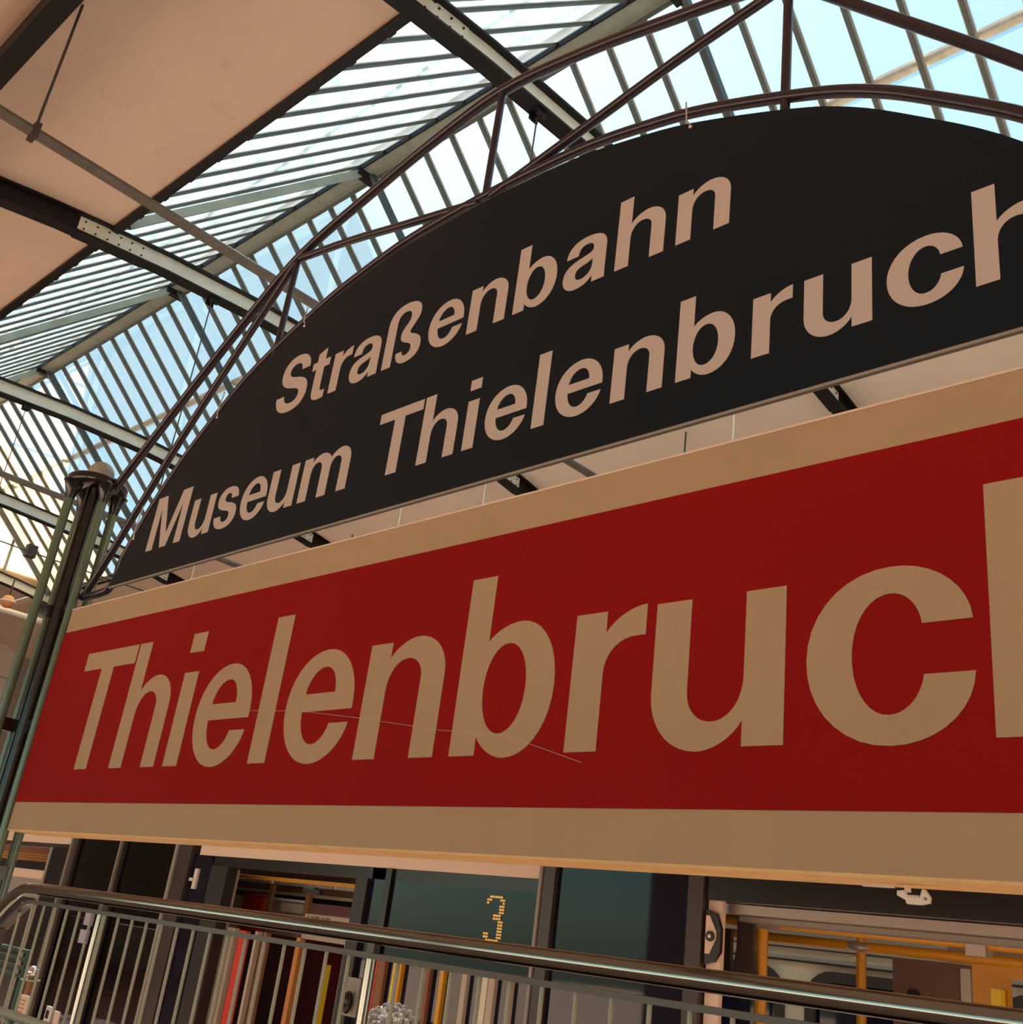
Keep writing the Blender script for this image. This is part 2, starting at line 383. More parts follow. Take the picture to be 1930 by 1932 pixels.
# ------------------------------------------------------------------ the skylight
PZ = 0.501; YR, ZR = 6.27, 9.62 + CZ
F0 = Vector((0, 3.40, 6.80 + CZ)); T0 = Vector((0, 6.17, 9.52 + CZ))        # near slope foot and head
F1 = Vector((0, 9.58, 6.52 + CZ)); T1 = Vector((0, 6.36, 9.48 + CZ))        # far slope
SX0, SX1 = RIBX[5], 8.5
NB = int(round((SX1 - SX0) / PZ))
w1 = sroot('window_1', (SX0, 3.4, 6.8 + CZ)); w2 = sroot('window_2', (SX0, 9.58, 6.5 + CZ))
def slope_mesh(name, m, A, B, w, t, off):
    d = (B - A).normalized(); nrm = Vector((0, -d.z, d.y)) if d.z > 0 and B.y > A.y else Vector((0, d.z, -d.y))
    if nrm.z < 0: nrm = -nrm
    return MB().bar(A + nrm*off, B + nrm*off, w, t, nrm), name, m
def row(root, A, B, m, i0, i1, name='pane', w=PZ - 0.03, t=0.008, off=0.0, half=True):
    b, _, _ = slope_mesh(name, m, A, B, w, t, off)
    me = b.mesh(name, m)
    for i in range(i0, i1):
        o = bpy.data.objects.new(name, me); COL.objects.link(o); o.parent = root
        o.location = Vector((SX0 + (i + (0.5 if half else 0)) * PZ, 0, 0)) - root.location
# panes
row(w1, F0, T0, M_HAZY, 0, NB)
SPL = F1.lerp(T1, (F1.y - 7.66) / (F1.y - T1.y))
e1 = 4; e2 = 5
row(w2, SPL, T1, M_CREAMPANE, 0, e1); row(w2, SPL, T1, M_CLEAR, e1, NB)
row(w2, F1, SPL, M_CREAMPANE, 0, e2 + 1); row(w2, F1, SPL, M_CLEAR, e2 + 1, NB)
# glazing bars: a dark T with a pale lip on its right side
row(w1, F0, T0, M_BAR, 0, NB + 1, 'glazing_bar', 0.020, 0.036, -0.012, False)
row(w1, F0, T0, M_BARLIP, 0, NB + 1, 'bar_cap', 0.055, 0.012, 0.012, False)
row(w2, F1, T1, M_BAR, 0, NB + 1, 'glazing_bar', 0.030, 0.07, -0.02, False)
row(w2, F1, T1, M_BARLIP, 0, NB + 1, 'bar_cap', 0.078, 0.012, 0.012, False)
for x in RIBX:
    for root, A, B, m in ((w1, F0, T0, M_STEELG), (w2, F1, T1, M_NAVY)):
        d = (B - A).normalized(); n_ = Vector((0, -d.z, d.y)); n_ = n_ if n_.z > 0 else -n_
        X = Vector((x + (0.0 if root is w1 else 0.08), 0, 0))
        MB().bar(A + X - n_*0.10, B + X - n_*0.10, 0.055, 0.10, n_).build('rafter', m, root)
d = (T0 - F0).normalized(); n_ = Vector((0, -d.z, d.y))
q = F0.lerp(T0, (4.72 - 3.40) / (6.17 - 3.40)) + n_*0.03
MB().tube([(SX0, q.y, q.z), (SX1, q.y, q.z)], 0.012, 6).build('wind_rod', M_NAVY, w1)
MB().box((SX0, SPL.y - 0.045, SPL.z + 0.03), (SX1, SPL.y + 0.045, SPL.z + 0.10)).build('purlin', M_TAN, w2)
# gable end of the skylight
g = MB().prism([(F0.y, F0.z), (F1.y, F1.z), (YR, ZR)], 0, 0.02)
g.v = [(SX0 - 0.05 + v[1], v[0], v[2]) for v in g.v]
w3 = sroot('window_3', (SX0 - 0.05, YR, 6.6 + CZ)); g.build('pane', M_CREAMPANE, w3)
for y_ in (4.2, 5.2, 6.27, 7.3, 8.4):
    zt = F0.z + (y_ - F0.y) * (ZR - F0.z)/(YR - F0.y) if y_ < YR else ZR - (y_ - YR)*(ZR - F1.z)/(F1.y - YR)
    MB().box((SX0 - 0.07, y_ - 0.03, 8.2), (SX0 - 0.01, y_ + 0.03, zt)).build('mullion', M_STEELG, w3)
# ridge beam (a steel channel with lips) and the dark fascias at the feet
rb = thing('ridge_beam', 'grey green steel ridge beam along the top of the glass roof', 'beam', ((SX0 + SX1)/2, YR, ZR))
MB().box((SX0, 6.13, ZR - 0.21), (SX1, 6.38, ZR - 0.18)).build('bottom_flange', M_STEELG, rb)
MB().box((SX0, 6.245, ZR - 0.18), (SX1, 6.265, ZR)).build('web', M_STEELG, rb)
MB().box((SX0, 6.12, ZR), (SX1, 6.42, ZR + 0.03)).build('top_flange', M_STEEL, rb)
MB().box((SX0, 6.36, ZR - 0.25), (SX1, 6.39, ZR - 0.12)).build('lip', M_BAR, rb)
MB().box((SX0, 6.12, ZR - 0.22), (SX1, 6.14, ZR - 0.02)).build('lip', M_STEEL, rb)
cl = MB().box((-0.06, 6.10, ZR - 0.30), (0.06, 6.42, ZR - 0.21)).mesh('cleat', M_STEEL)
for x in RIBX[1:]:
    o = bpy.data.objects.new('cleat', cl); COL.objects.link(o); o.parent = rb; o.location = Vector((x, 0, 0)) - rb.location
for i, (y0, y1, z0, z1) in enumerate(((YG0 - 0.035, YG0 + 0.05, 6.54, 6.82), (YG1 - 0.05, YG1 + 0.04, 6.42, 6.56))):
    t = sroot('trim_%d' % (i + 1), (SX0, y0, z0 + CZ))
    MB().box((SX0, y0, z0 + CZ), (SX1, y1, z1 + CZ)).build('fascia', M_STEEL, t)
    ft = MB().box((-0.04, y0 + 0.02, z0 + CZ + 0.02), (0.04, y1 + (0.022 if i == 0 else -0.03), z0 + CZ + 0.07)).mesh('bar_foot', M_STEEL)
    for k in range(NB + 1):
        o = bpy.data.objects.new('bar_foot', ft); COL.objects.link(o); o.parent = t; o.location = Vector((SX0 + k*PZ, 0, 0)) - t.location
# longitudinal purlin under the pink ceiling
z_ = zrib(1.45)
tag(MB().box((XL + 0.1, 1.38, z_ + 0.02), (XR - 0.1, 1.54, z_ + RIB_H - 0.01)).build('ceiling_purlin', M_STEEL), 'black steel purlin under the pink ceiling in the top left corner', 'beam')

# ------------------------------------------------------------------ conduits, hangers, wires
def pipe(x, lab, rods):
    zc = 5.05 + CZ; t = thing('conduit_pipe', lab, 'pipe', (x, 4, zc), 'conduit pipes across the hall')
    MB().tube([(x, YF + 0.5, zc), (x, YB, zc)], 0.044, 14).build('pipe', M_PIPE, t)
    for y in rods:
        zt = zrib(y) + RIB_H
        h = MB().tube([(x, y, zc), (x, y, zt)], 0.011, 8).build('hanger_rod', M_ROD, t)
        MB().lathe([(0.028, -0.01), (0.045, -0.01), (0.045, 0.01), (0.028, 0.01)], (0, 0, 0), 12)
        c = MB().box((x - 0.055, y - 0.022, zc - 0.06), (x + 0.055, y + 0.022, zc + 0.065)); c.build('pipe_clamp', M_ROD, h)
pipe(-7.13, 'galvanised pipe crossing below the pink ceiling, held by one dark rod', (1.62, 9.9))
pipe(-14.3, 'thin galvanised pipe crossing left of the ball-topped post', (2.0, 10.2))
for k, x in enumerate(RIBX[1:4]):
    y = 4.62; z = zrib(y)
    tag(MB().tube([(x, y, z - 0.06), (x, y, 5.2)], 0.0075, 6).build('hanger_wire', M_ROD),
        ['thin vertical wire under the rib at the top centre', 'thin vertical wire under the rib left of the arch tubes',
         'thin vertical wire under the rib at the left picture edge'][k], 'wire', 'wires hanging from the ribs')
for k, (x, lab) in enumerate(((-6.3, 'pale hanging wire right of centre in the gap between the signs'), (-10.55, 'pale hanging wire at the middle of the gap, left of a black rib'),
                              (-12.45, 'pale hanging wire in the gap above the small red letter l'), (-18.7, 'pale hanging wire in the gap at its left end'))):
    tag(MB().tube([(x, 9.72, zrib(9.72) + RIB_H), (x, 9.72, 3.6)], 0.012, 6).build('hanger_wire', M_WIRE), lab, 'wire', 'pale wires in the gap between the signs')
cw = thing('span_wire', 'slack cross wire with a clamp left of the ball-topped post', 'wire', (-18.6, 7.5, 5.4 + CZ))
MB().tube([(-18.6, 3.6, 5.45 + CZ), (-18.55, 6.55, 5.40 + CZ), (-18.6, 10.5, 5.42 + CZ)], 0.014, 6).build('wire', M_ROD, cw)
MB().box((-18.62, 6.45, 5.30 + CZ), (-18.48, 6.62, 5.52 + CZ)).build('clamp', M_ROD, cw)
wlp = thing('warning_lamp', 'small orange lamp hanging under the farthest rib', 'lamp', (-24.4, 8.45, 5.72 + CZ))
MB().tube([(-24.4, 8.45, 5.85 + CZ), (-24.4, 8.45, zrib(8.45))], 0.02, 6).build('stem', M_ROD, wlp)
MB().ball((-24.4, 8.45, 5.84 + CZ), 0.15).build('bulb', M_LAMP, wlp)
MB().lathe([(0.17, 0), (0.19, 0.02), (0.17, 0.04)], (-24.4, 8.45, 5.82 + CZ), 16).build('ring', M_BRACKET, wlp)
tl = thing('tube_light', 'long white tube light in front of the grey end wall', 'lamp', (-24.9, 9.5, 5.75 + CZ))
MB().tube([(-24.9, 7.2, 5.75 + CZ), (-24.9, 13.5, 5.75 + CZ)], 0.07, 10).build('tube', M_TUBEW, tl)
for y in (8.0, 12.5): MB().tube([(-24.9, y, 5.8 + CZ), (-24.9, y, zrib(y))], 0.012, 6).build('hanger', M_ROD, tl)

# ------------------------------------------------------------------ lettering (own outlines, in cap heights)
def arc(p, c, q, k=0.57, n=9):
    p, c, q = Vector(p), Vector(c), Vector(q); a = p.lerp(c, k); b = q.lerp(c, k)
    return cub(p, a, b, q, n)
def cub(p, a, b, q, n=10):
    p, a, b, q = Vector(p), Vector(a), Vector(b), Vector(q)
    return [tuple(p*(1-t)**3 + a*(3*t*(1-t)**2) + b*(3*t*t*(1-t)) + q*t**3) for t in [(i + 1)/n for i in range(n)]]
def path(*cmd):
    """start point, then points (line), ('Q', corner, end) quarter curves and ('C', h1, h2, end)"""
    out = [cmd[0]]
    for c in cmd[1:]:
        if c[0] == 'Q': out += arc(out[-1], c[1], c[2])
        elif c[0] == 'C': out += cub(out[-1], c[1], c[2], c[3])
        else: out.append(c)
    if (Vector(out[0]) - Vector(out[-1])).length < 1e-5: out.pop()
    return out
Q, C = 'Q', 'C'
S_ = 0.197
ARCH = ((S_, 0), (S_, .40), (Q, (S_, .586), (.36, .586)), (Q, (.494, .586), (.494, .46)), (.494, 0), (.69, 0), (.69, .47), (Q, (.69, .713), (.43, .713)), (Q, (.28, .713), (S_, .598)))
GL = {
 'T': [[path((0,0),(.212,0),(.212,.843),(.562,.843),(.562,1),(-.322,1),(-.322,.843),(0,.843))]],
 'h': [[path((0,0), *ARCH, (S_,1),(0,1))]],
 'n': [[path((0,0), *ARCH, (S_,.695),(0,.695))]],
 'i': [[path((0,0),(S_,0),(S_,.695),(0,.695))], [path((0,.849),(S_,.849),(S_,1),(0,1))]],
 'l': [[path((0,0),(S_,0),(S_,1.003),(0,1.003))]],
 'e': [[path((.688,.313),(.688,.37),(Q,(.675,.713),(.36,.713)),(Q,(0,.713),(0,.35)),(Q,(0,-.016),(.345,-.016)),(Q,(.615,-.016),(.676,.231)),
             (.487,.232),(Q,(.455,.105),(.34,.105)),(Q,(.192,.105),(.186,.313))),
        path((.190,.428),(Q,(.205,.598),(.36,.598)),(Q,(.49,.598),(.492,.428)))]],
 'b': [[path((0,0),(.19,0),(.19,.10),(Q,(.262,-.016),(.40,-.016)),(Q,(.70,-.016),(.70,.35)),(Q,(.70,.713),(.425,.713)),(Q,(.272,.713),(.193,.618)),(.193,1.003),(0,1.003)),
        path((.195,.352),(Q,(.195,.597),(.35,.597)),(Q,(.503,.597),(.503,.352)),(Q,(.503,.110),(.345,.110)),(Q,(.195,.110),(.195,.352)))]],
 'r': [[path((0,0),(.199,0),(.199,.38),(Q,(.199,.552),(.385,.552)),(.439,.552),(.439,.707),(Q,(.285,.705),(.199,.585)),(.197,.695),(0,.695))]],
 'u': [[path((0,.695),(0,.255),(Q,(0,-.016),(.26,-.016)),(Q,(.41,-.016),(.487,.112)),(.487,0),(.685,0),(.685,.695),(.487,.695),(.487,.31),(Q,(.487,.113),(.33,.113)),(Q,(.197,.113),(.197,.255)),(.197,.695))]],
 'c': [[path((.689,.253),(.494,.253),(Q,(.475,.102),(.352,.102)),(Q,(.2,.102),(.2,.348)),(Q,(.2,.597),(.365,.597)),(Q,(.475,.597),(.491,.458)),(.687,.458),
             (Q,(.668,.712),(.37,.712)),(Q,(0,.712),(0,.345)),(Q,(0,-.018),(.358,-.018)),(Q,(.675,-.018),(.689,.253)))]],
 'M': [[path((0,0),(.21,0),(.21,.76),(.46,0),(.665,0),(.915,.76),(.915,0),(1.125,0),(1.125,1),(.82,1),(.5625,.25),(.305,1),(0,1))]],
 'm': [[path((0,0),(.205,0),(.205,.42),(Q,(.205,.586),(.34,.586)),(Q,(.455,.586),(.455,.47)),(.455,0),(.66,0),(.66,.42),(Q,(.66,.586),(.795,.586)),(Q,(.91,.586),(.91,.47)),(.91,0),(1.115,0),(1.115,.48),
             (Q,(1.115,.713),(.885,.713)),(Q,(.735,.713),(.645,.595)),(Q,(.60,.713),(.43,.713)),(Q,(.285,.713),(.205,.60)),(.205,.695),(0,.695))]],
 's': [[path((.588,.495),(C,(.588,.64),(.46,.713),(.305,.713)),(C,(.13,.713),(.02,.63),(.02,.505)),(C,(.02,.38),(.11,.335),(.26,.305)),(C,(.37,.283),(.42,.265),(.42,.195)),
             (C,(.42,.13),(.37,.10),(.305,.10)),(C,(.235,.10),(.195,.145),(.19,.215)),(0,.215),(C,(.01,.07),(.12,-.018),(.31,-.018)),(C,(.50,-.018),(.62,.07),(.62,.21)),
             (C,(.62,.35),(.51,.395),(.37,.425)),(C,(.26,.45),(.215,.465),(.215,.525)),(C,(.215,.575),(.25,.60),(.305,.60)),(C,(.365,.60),(.395,.565),(.40,.495)))]],
 'S': [[path((.762,.705),(C,(.76,.905),(.60,1.018),(.395,1.018)),(C,(.17,1.018),(.03,.90),(.03,.725)),(C,(.03,.54),(.16,.47),(.36,.42)),(C,(.50,.385),(.585,.36),(.585,.27)),
             (C,(.585,.185),(.51,.14),(.41,.14)),(C,(.29,.14),(.215,.20),(.205,.31)),(0,.31),(C,(.01,.10),(.16,-.018),(.40,-.018)),(C,(.65,-.018),(.80,.10),(.80,.285)),
             (C,(.80,.48),(.66,.54),(.48,.59)),(C,(.32,.63),(.235,.655),(.235,.74)),(C,(.235,.82),(.30,.86),(.39,.86)),(C,(.49,.86),(.545,.81),(.555,.705)))]],
 't': [[path((.105,.56),(0,.56),(0,.695),(.105,.695),(.105,.835),(.305,.905),(.305,.695),(.435,.695),(.435,.56),(.305,.56),(.305,.20),(C,(.305,.145),(.33,.125),(.385,.125)),(.435,.128),(.435,-.006),
             (C,(.39,-.015),(.35,-.018),(.30,-.018)),(C,(.165,-.018),(.105,.05),(.105,.16)))]],
 'a': [[path((.03,.47),(.215,.47),(C,(.22,.56),(.265,.60),(.335,.60)),(C,(.41,.60),(.45,.57),(.45,.51)),(C,(.45,.45),(.40,.44),(.27,.415)),(C,(.09,.385),(0,.32),(0,.185)),
             (C,(0,.06),(.09,-.018),(.215,-.018)),(C,(.32,-.018),(.40,.02),(.462,.095)),(.462,0),(.655,0),(.65,.14),(.65,.49),(C,(.65,.64),(.53,.713),(.34,.713)),(C,(.15,.713),(.035,.63),(.03,.47))),
        path((.45,.35),(.45,.28),(C,(.45,.16),(.37,.105),(.285,.105)),(C,(.22,.105),(.19,.14),(.19,.195)),(C,(.19,.26),(.24,.285),(.32,.30)),(C,(.38,.31),(.42,.325),(.45,.35)))]],
 'ß': [[path((0,0),(.197,0),(.197,.70),(C,(.197,.81),(.25,.875),(.35,.875)),(C,(.44,.875),(.485,.835),(.485,.765)),(C,(.485,.70),(.45,.66),(.41,.62)),(C,(.35,.56),(.325,.53),(.325,.46)),(C,(.325,.37),(.40,.345),(.48,.31)),
             (C,(.55,.28),(.585,.26),(.585,.20)),(C,(.585,.14),(.54,.105),(.485,.105)),(C,(.43,.105),(.405,.135),(.40,.19)),(.275,.19),(C,(.275,.06),(.36,-.018),(.485,-.018)),(C,(.67,-.018),(.79,.06),(.79,.20)),
             (C,(.79,.34),(.69,.39),(.60,.425)),(C,(.54,.45),(.52,.465),(.52,.49)),(C,(.52,.52),(.55,.545),(.59,.595)),(C,(.655,.665),(.69,.71),(.69,.78)),(C,(.69,.93),(.56,1.018),(.355,1.018)),(C,(.13,1.018),(0,.91),(0,.70)))]],
}
def letter(ch, x, z, cap, y0, y1, m, parent, slope=0.0):
    b = MB()
    for shape in GL[ch]:
        loops = [[(x + u*cap, z + v*cap + slope*u*cap) for u, v in l] for l in shape]
        b.prism(loops[0], y0, y1, loops[1:])
    return b.build('letter', m, parent)

# ------------------------------------------------------------------ the sign frame: posts and arched tube truss
D = 1.9
def P(x, z, dy=0.0): return Vector((x*D, D + dy, z*D + CZ))      # a point of the sign's plane, from its place at unit distance
XM = -1.222                                                      # middle of the sign
def mir(pts): return [(2*XM - x, z) for x, z in pts]
sf = thing('sign_frame', 'dark painted steel sign frame of arched tubes on a ball-topped post', 'frame', (XM*D, D, 0))
HALF = [(0, 1.236), (.09, 1.2345), (.226, 1.226), (.35, 1.203), (.462, 1.173), (.63, 1.106), (.72, 1.058), (.80, .999), (.90, .915), (.99, .814), (1.05, .725), (1.092, .653)]
def arch_pts(off=0.0, n=5):
    c = [(v.x, v.y) for v in catmull([Vector((x, z, 0)) for x, z in HALF], n)]
    out = []
    for i, (x, z) in enumerate(c):
        a = c[max(0, i-1)]; b = c[min(len(c)-1, i+1)]; t = Vector((b[0]-a[0], b[1]-a[1])).normalized()
        nx, nz = -t.y, t.x
        if nz < 0 or (nz == 0 and nx < 0): nx, nz = -nx, -nz
        if nx < 0: nx, nz = abs(nx), nz
        out.append((x + nx*off, z + nz*off))
    return [(-x, z) for x, z in out[::-1]] + out[1:]
XA = -1.210
arch_c = [(XA + x, z + 0.0035*(x/1.09)) for x, z in arch_pts(0.044)]
TY = 0.036
arch_in = [p for p in arch_c if p[1] > 0.70]
ends = [(-2.470, .655), (-2.40, .652), (-2.345, .655), (-2.312, .675)]
inner = ends + arch_in + [(2*XM - x, z) for x, z in ends[::-1]]
MB().tube([P(x, z, TY) for x, z in inner], 0.0175, 12).build('inner_arch', M_TUBE, sf)
OUT = [(-2.475, .936), (-2.212, 1.139), (-2.017, 1.282), (-1.835, 1.398), (-1.6, 1.466), (-1.424, 1.508), (-1.222, 1.536)]
oc = [(v.x, v.y) for v in catmull([Vector((x, z, 0)) for x, z in OUT + mir(OUT[:-1])[::-1]], 5)]
MB().tube([P(x, z, TY) for x, z in oc], 0.0205, 12).build('outer_arch', M_TUBE, sf)
for side in (0, 1):
    f = (lambda p: p) if side == 0 else mir
    Bc = [(-2.462, .660), (-2.40, .730), (-2.299, .861), (-2.162, 1.032), (-1.993, 1.223), (-1.851, 1.382)]
    MB().tube([P(v.x, v.y, TY) for v in catmull([Vector((x, z, 0)) for x, z in f(Bc)], 4)], 0.0165, 10).build('lower_chord', M_TUBE, sf)
    Cc = [(-1.832, 1.388), (-1.641, 1.357), (-1.459, 1.318), (-1.238, 1.272)]
    MB().tube([P(v.x, v.y, TY) for v in catmull([Vector((x, z, 0)) for x, z in f(Cc)], 4)], 0.0165, 10).build('cross_tube', M_TUBE, sf)
    s_ = f([(-1.843, 1.385), (-1.843, 1.128)])
    MB().tube([P(x, z, TY) for x, z in s_], 0.014, 10).build('strut', M_TUBE, sf)
MB().tube([P(XM, 1.530, TY), P(XM, 1.275, TY)], 0.014, 10).build('strut', M_TUBE, sf)
for xs in (-2.53, 2*XM + 2.53):
    px, py = xs*D, D
    zt = 0.945*D + CZ
    po = MB().tube([(px, py, 0.0), (px, py, zt)], 0.043, 18).build('post', M_POSTD, sf)
    for dx, dy in ((-1, 0), (1, 0), (0, -1), (0, 1)):
        x_, y_ = px + dx*0.112, py + dy*0.112
        MB().tube([(x_, y_, 0.0), (x_, y_, zt)], 0.0205, 12).build('side_tube', M_POST, sf)
        MB().lathe([(0.0215, -0.09), (0.028, -0.05), (0.045, -0.005), (0.05, 0.0)], (x_, y_, zt), 14).build('collar', M_POSTD, po, (0, 0, 0))
        for zz in (0.612, 0.335, 0.02):
            MB().bar((px + dx*0.03, py + dy*0.03, zz*D + CZ), (px + dx*0.105, py + dy*0.105, zz*D + CZ), 0.03, 0.055).build('spacer', M_POSTD, sf)
    MB().lathe([(0.0, -0.005), (0.135, -0.005), (0.142, 0.004), (0.142, 0.034), (0.135, 0.042), (0.0, 0.042)], (px, py, zt), 36).build('cap_disc', M_POSTD, sf)
    MB().ball((px, py, zt + 0.085), 0.062, 24, 16).build('ball_finial', M_BALL, sf)
    MB().lathe([(0.10, 0), (0.10, 0.02), (0.0, 0.02)], (px, py, 0), 20).build('base_plate', M_POSTD, sf)

# ------------------------------------------------------------------ red station sign (a box with printed front)
BT = 0.14
ss = thing('station_sign', 'wide red station sign with big cream letters and cream borders', 'sign', (XM*D, D, .1065*D + CZ))
bx0, bx1 = -2.457*D, (2*XM + 2.457)*D
zb0, zb1, zr0, zr1 = .1065*D + CZ, .6165*D + CZ, .1680*D + CZ, .5575*D + CZ
MB().box((bx0, D, zb0 + 0.006), (bx1, D + BT, zb1)).build('board', M_CREAM, ss)
MB().box((bx0, D, zb0), (bx1, D + BT, zb0 + 0.006)).build('bottom_edge', M_WOOD, ss)
MB().box((bx0 - 0.0015, D - 0.0025, zr0), (bx1 + 0.0015, D + 0.0, zr1)).build('red_panel', M_RED, ss)
RC = 0.2567
for ch, x in zip('Thielenbruch', (-2.2120, -2.0608, -1.8506, -1.7741, -1.5701, -1.4900, -1.2892, -1.0788, -.8711, -.7432, -.5419, -.3497)):
    letter(ch, x*D, .2350*D + CZ, RC*D, D - 0.004, D - 0.0026, M_CREAM, ss)
MB().tube([P(x, z, -0.0042) for x, z in ((-1.62, .328), (-1.45, .318), (-1.30, .300), (-1.10, .272), (-.98, .262), (-.84, .222))], 0.0007, 5).build('scratch', M_LETG, ss)
for z_ in (.545, .19):
    MB().box((bx0 - 0.035, D + 0.02, z_*D + CZ - 0.012), (bx0 + 0.0, D + 0.08, z_*D + CZ + 0.012)).build('clip', M_BRACKET, ss)
# the loose white bracket below the board
k0 = Vector((-.4285*1.99, 1.99, zb0)); q_ = 0.40
def kb(x, z): return (k0.x + x*q_, zb0 + (z)*q_)
br = MB().box((k0.x - 0.020, 1.985, zb0 - 0.012), (k0.x - 0.014, 2.0, zb0))
br.prism([kb(*p) for p in ((-.075,-.030),(-.04,-.026),(-.03,-.055),(.03,-.055),(.042,-.018),(.052,-.018),(.075,-.05),(.072,-.075),(.03,-.085),(-.03,-.084),(-.036,-.068),(-.075,-.05))], 1.975, 1.985,
         [[kb(.055 + .009*math.cos(a*PI/4), -.058 + .009*math.sin(a*PI/4)) for a in range(8)]])
for q in range(5): br.box((*kb(-.028 + q*.012, 0)[:1], 1.972, kb(0, -.056)[1]), (*kb(-.020 + q*.012, 0)[:1], 1.976, kb(0, -.046)[1]))
br.build('hanging_bracket', M_BRACKET, ss)
MB().box((k0.x - 0.105, 1.99, zb0 - 0.006), (k0.x - 0.045, 2.0, zb0)).build('bracket_tab', M_BRACKET, ss)
MB().box((bx0, D - 0.002, zb1 - 0.005), (bx1, D + 0.004, zb1 + 0.001)).build('edge_highlight', M_TCREAM, ss)  # thin pale strip that draws the highlight along the board's top

# ------------------------------------------------------------------ dark arched museum sign
ag = thing('arched_sign', 'dark green half-moon sign with beige lettering above the red board', 'sign', (XA*D, D, .65*D + CZ))
tilt = 0.0062
pan = [(XA + x, z + tilt*(x + 1.09)) for x, z in arch_pts(0.0, 4)]
MB().prism([(x*D, z*D + CZ) for x, z in pan][::-1], D - 0.0, D + 0.012).build('panel', M_SIGNG, ag)
xa, xb = pan[0], pan[-1]
MB().bar((xa[0]*D, D + 0.008, xa[1]*D + CZ - 0.004), (xb[0]*D, D + 0.008, xb[1]*D + CZ - 0.004), 0.012, 0.008).build('edge_strip', M_EDGE, ag)
GC, sl = 0.1295, 0.0085
def gz(x, x0, z0, s=sl): return z0 + (x - x0)*s
for ch, x in zip('Straßenbahn', (-1.7558, -1.645, -1.5735, -1.5123, -1.4131, -1.2928, -1.1898, -1.0817, -.9758, -.8712, -.7606)):
    letter(ch, x*D, gz(x, -1.5735, .9497, .0128)*D + CZ, GC*D, D - 0.002, D - 0.0003, M_LETG, ag, 0.012)
for ch, x in zip('MuseumThielenbruch', (-2.162, -1.993, -1.8921, -1.7993, -1.7015, -1.5965, -1.3417, -1.2636, -1.1544, -1.1087, -1.0045, -.9612, -.8542, -.743, -.627, -.5542, -.4475, -.3462)):
    letter(ch, x*D, gz(x, -2.162, .7152)*D + CZ, GC*D, D - 0.002, D - 0.0003, M_LETG, ag, sl)
for dx in (-1.02, -0.52, 0.45, 1.02, -0.77):
    hx = XA + dx; i = min(range(len(pan)), key=lambda j: abs(pan[j][0] - hx)); j_ = min(range(len(arch_c)), key=lambda j: abs(arch_c[j][0] - hx))
    h = MB().tube([P(arch_c[j_][0], arch_c[j_][1] + .004, -0.002), P((pan[i][0] + arch_c[j_][0])/2, pan[i][1] + .004, -0.010), P(pan[i][0], pan[i][1] - .008, -0.004)], 0.0026, 6)
    h.ball(P(pan[i][0], pan[i][1] - .010, -0.004), 0.007, 8, 6)
    h.build('hook', M_CHROME, ag)

# ------------------------------------------------------------------ railing in front
YRL = 1.6
def RP(x, z, dy=0.0): return Vector((x*YRL, YRL + dy, z*YRL + CZ))
rl = thing('railing', 'dark polished handrail with thin pale balusters below the red sign', 'railing', (-1.0*YRL, YRL, 0.7))
hr = [(-2.415, -.75), (-2.415, -.13), (-2.405, -.085), (-2.375, -.052), (-2.335, -.026), (-2.30, -.010), (-2.26, -.004), (-2.2, -.0025)]
hpts = [RP(v.x, v.y) for v in catmull([Vector((x, z, 0)) for x, z in hr], 4)] + [RP(x, -.0025) for x in (-1.5, -.8, 0, 1.5)]
MB().tube(hpts, 0.0185, 20).build('handrail', M_RAIL, rl)
fb = [(-2.345, -.42), (-2.345, -.12), (-2.325, -.080), (-2.275, -.046), (-2.235, -.0290), (-2.18, -.0270)]
fp = [RP(v.x, v.y) for v in catmull([Vector((x, z, 0)) for x, z in fb], 4)] + [RP(x, -.0275 - .0012*(x + 2)) for x in (-1.5, -.8, 0, 1.5)]
b = MB()
for a_, c_ in zip(fp[:-1], fp[1:]): b.bar(a_, c_, 0.030, 0.011, (0, 1, 0) if abs((c_-a_).z) > abs((c_-a_).x)*20 else (0, 0, 1))
b.build('flat_bar', M_FLAT, rl)
for x in (-1.94, -1.173, -.40, .35):
    MB().box((x*YRL - 0.012, YRL - 0.008, -.026*YRL + CZ), (x*YRL + 0.012, YRL + 0.008, -.010*YRL + CZ)).build('saddle', M_FLAT, rl)
bm_ = MB().tube([(0, 0, 0), (0, 0, .196*YRL)], 0.0045, 8).mesh('baluster', M_BAL)
for k in range(56):
    x = -2.276 + .0503*k
    o = bpy.data.objects.new('baluster', bm_); COL.objects.link(o); o.parent = rl; o.location = RP(x, -.226) - rl.location
MB().tube([RP(-2.415, -.228), RP(1.5, -.228)], 0.012, 10).build('lower_bar', M_BAL, rl)
MB().tube([RP(-2.415, -.30), RP(1.5, -.30)], 0.012, 10).build('lower_bar', M_BAL, rl)
rm = MB().tube([(0.043*math.cos(a*PI/12), 0, 0.043*math.sin(a*PI/12)) for a in range(24)], 0.006, 6, closed=True).mesh('ring', M_BAL)
for k in range(26):
    o = bpy.data.objects.new('ring', rm); COL.objects.link(o); o.parent = rl; o.location = RP(-2.36 + .0715*k, -.264) - rl.location
for x in (-1.94, -1.173, -.40, .35):
    MB().tube([RP(x, -.655), RP(x, -.03)], 0.012, 10).build('post', M_RAIL, rl)

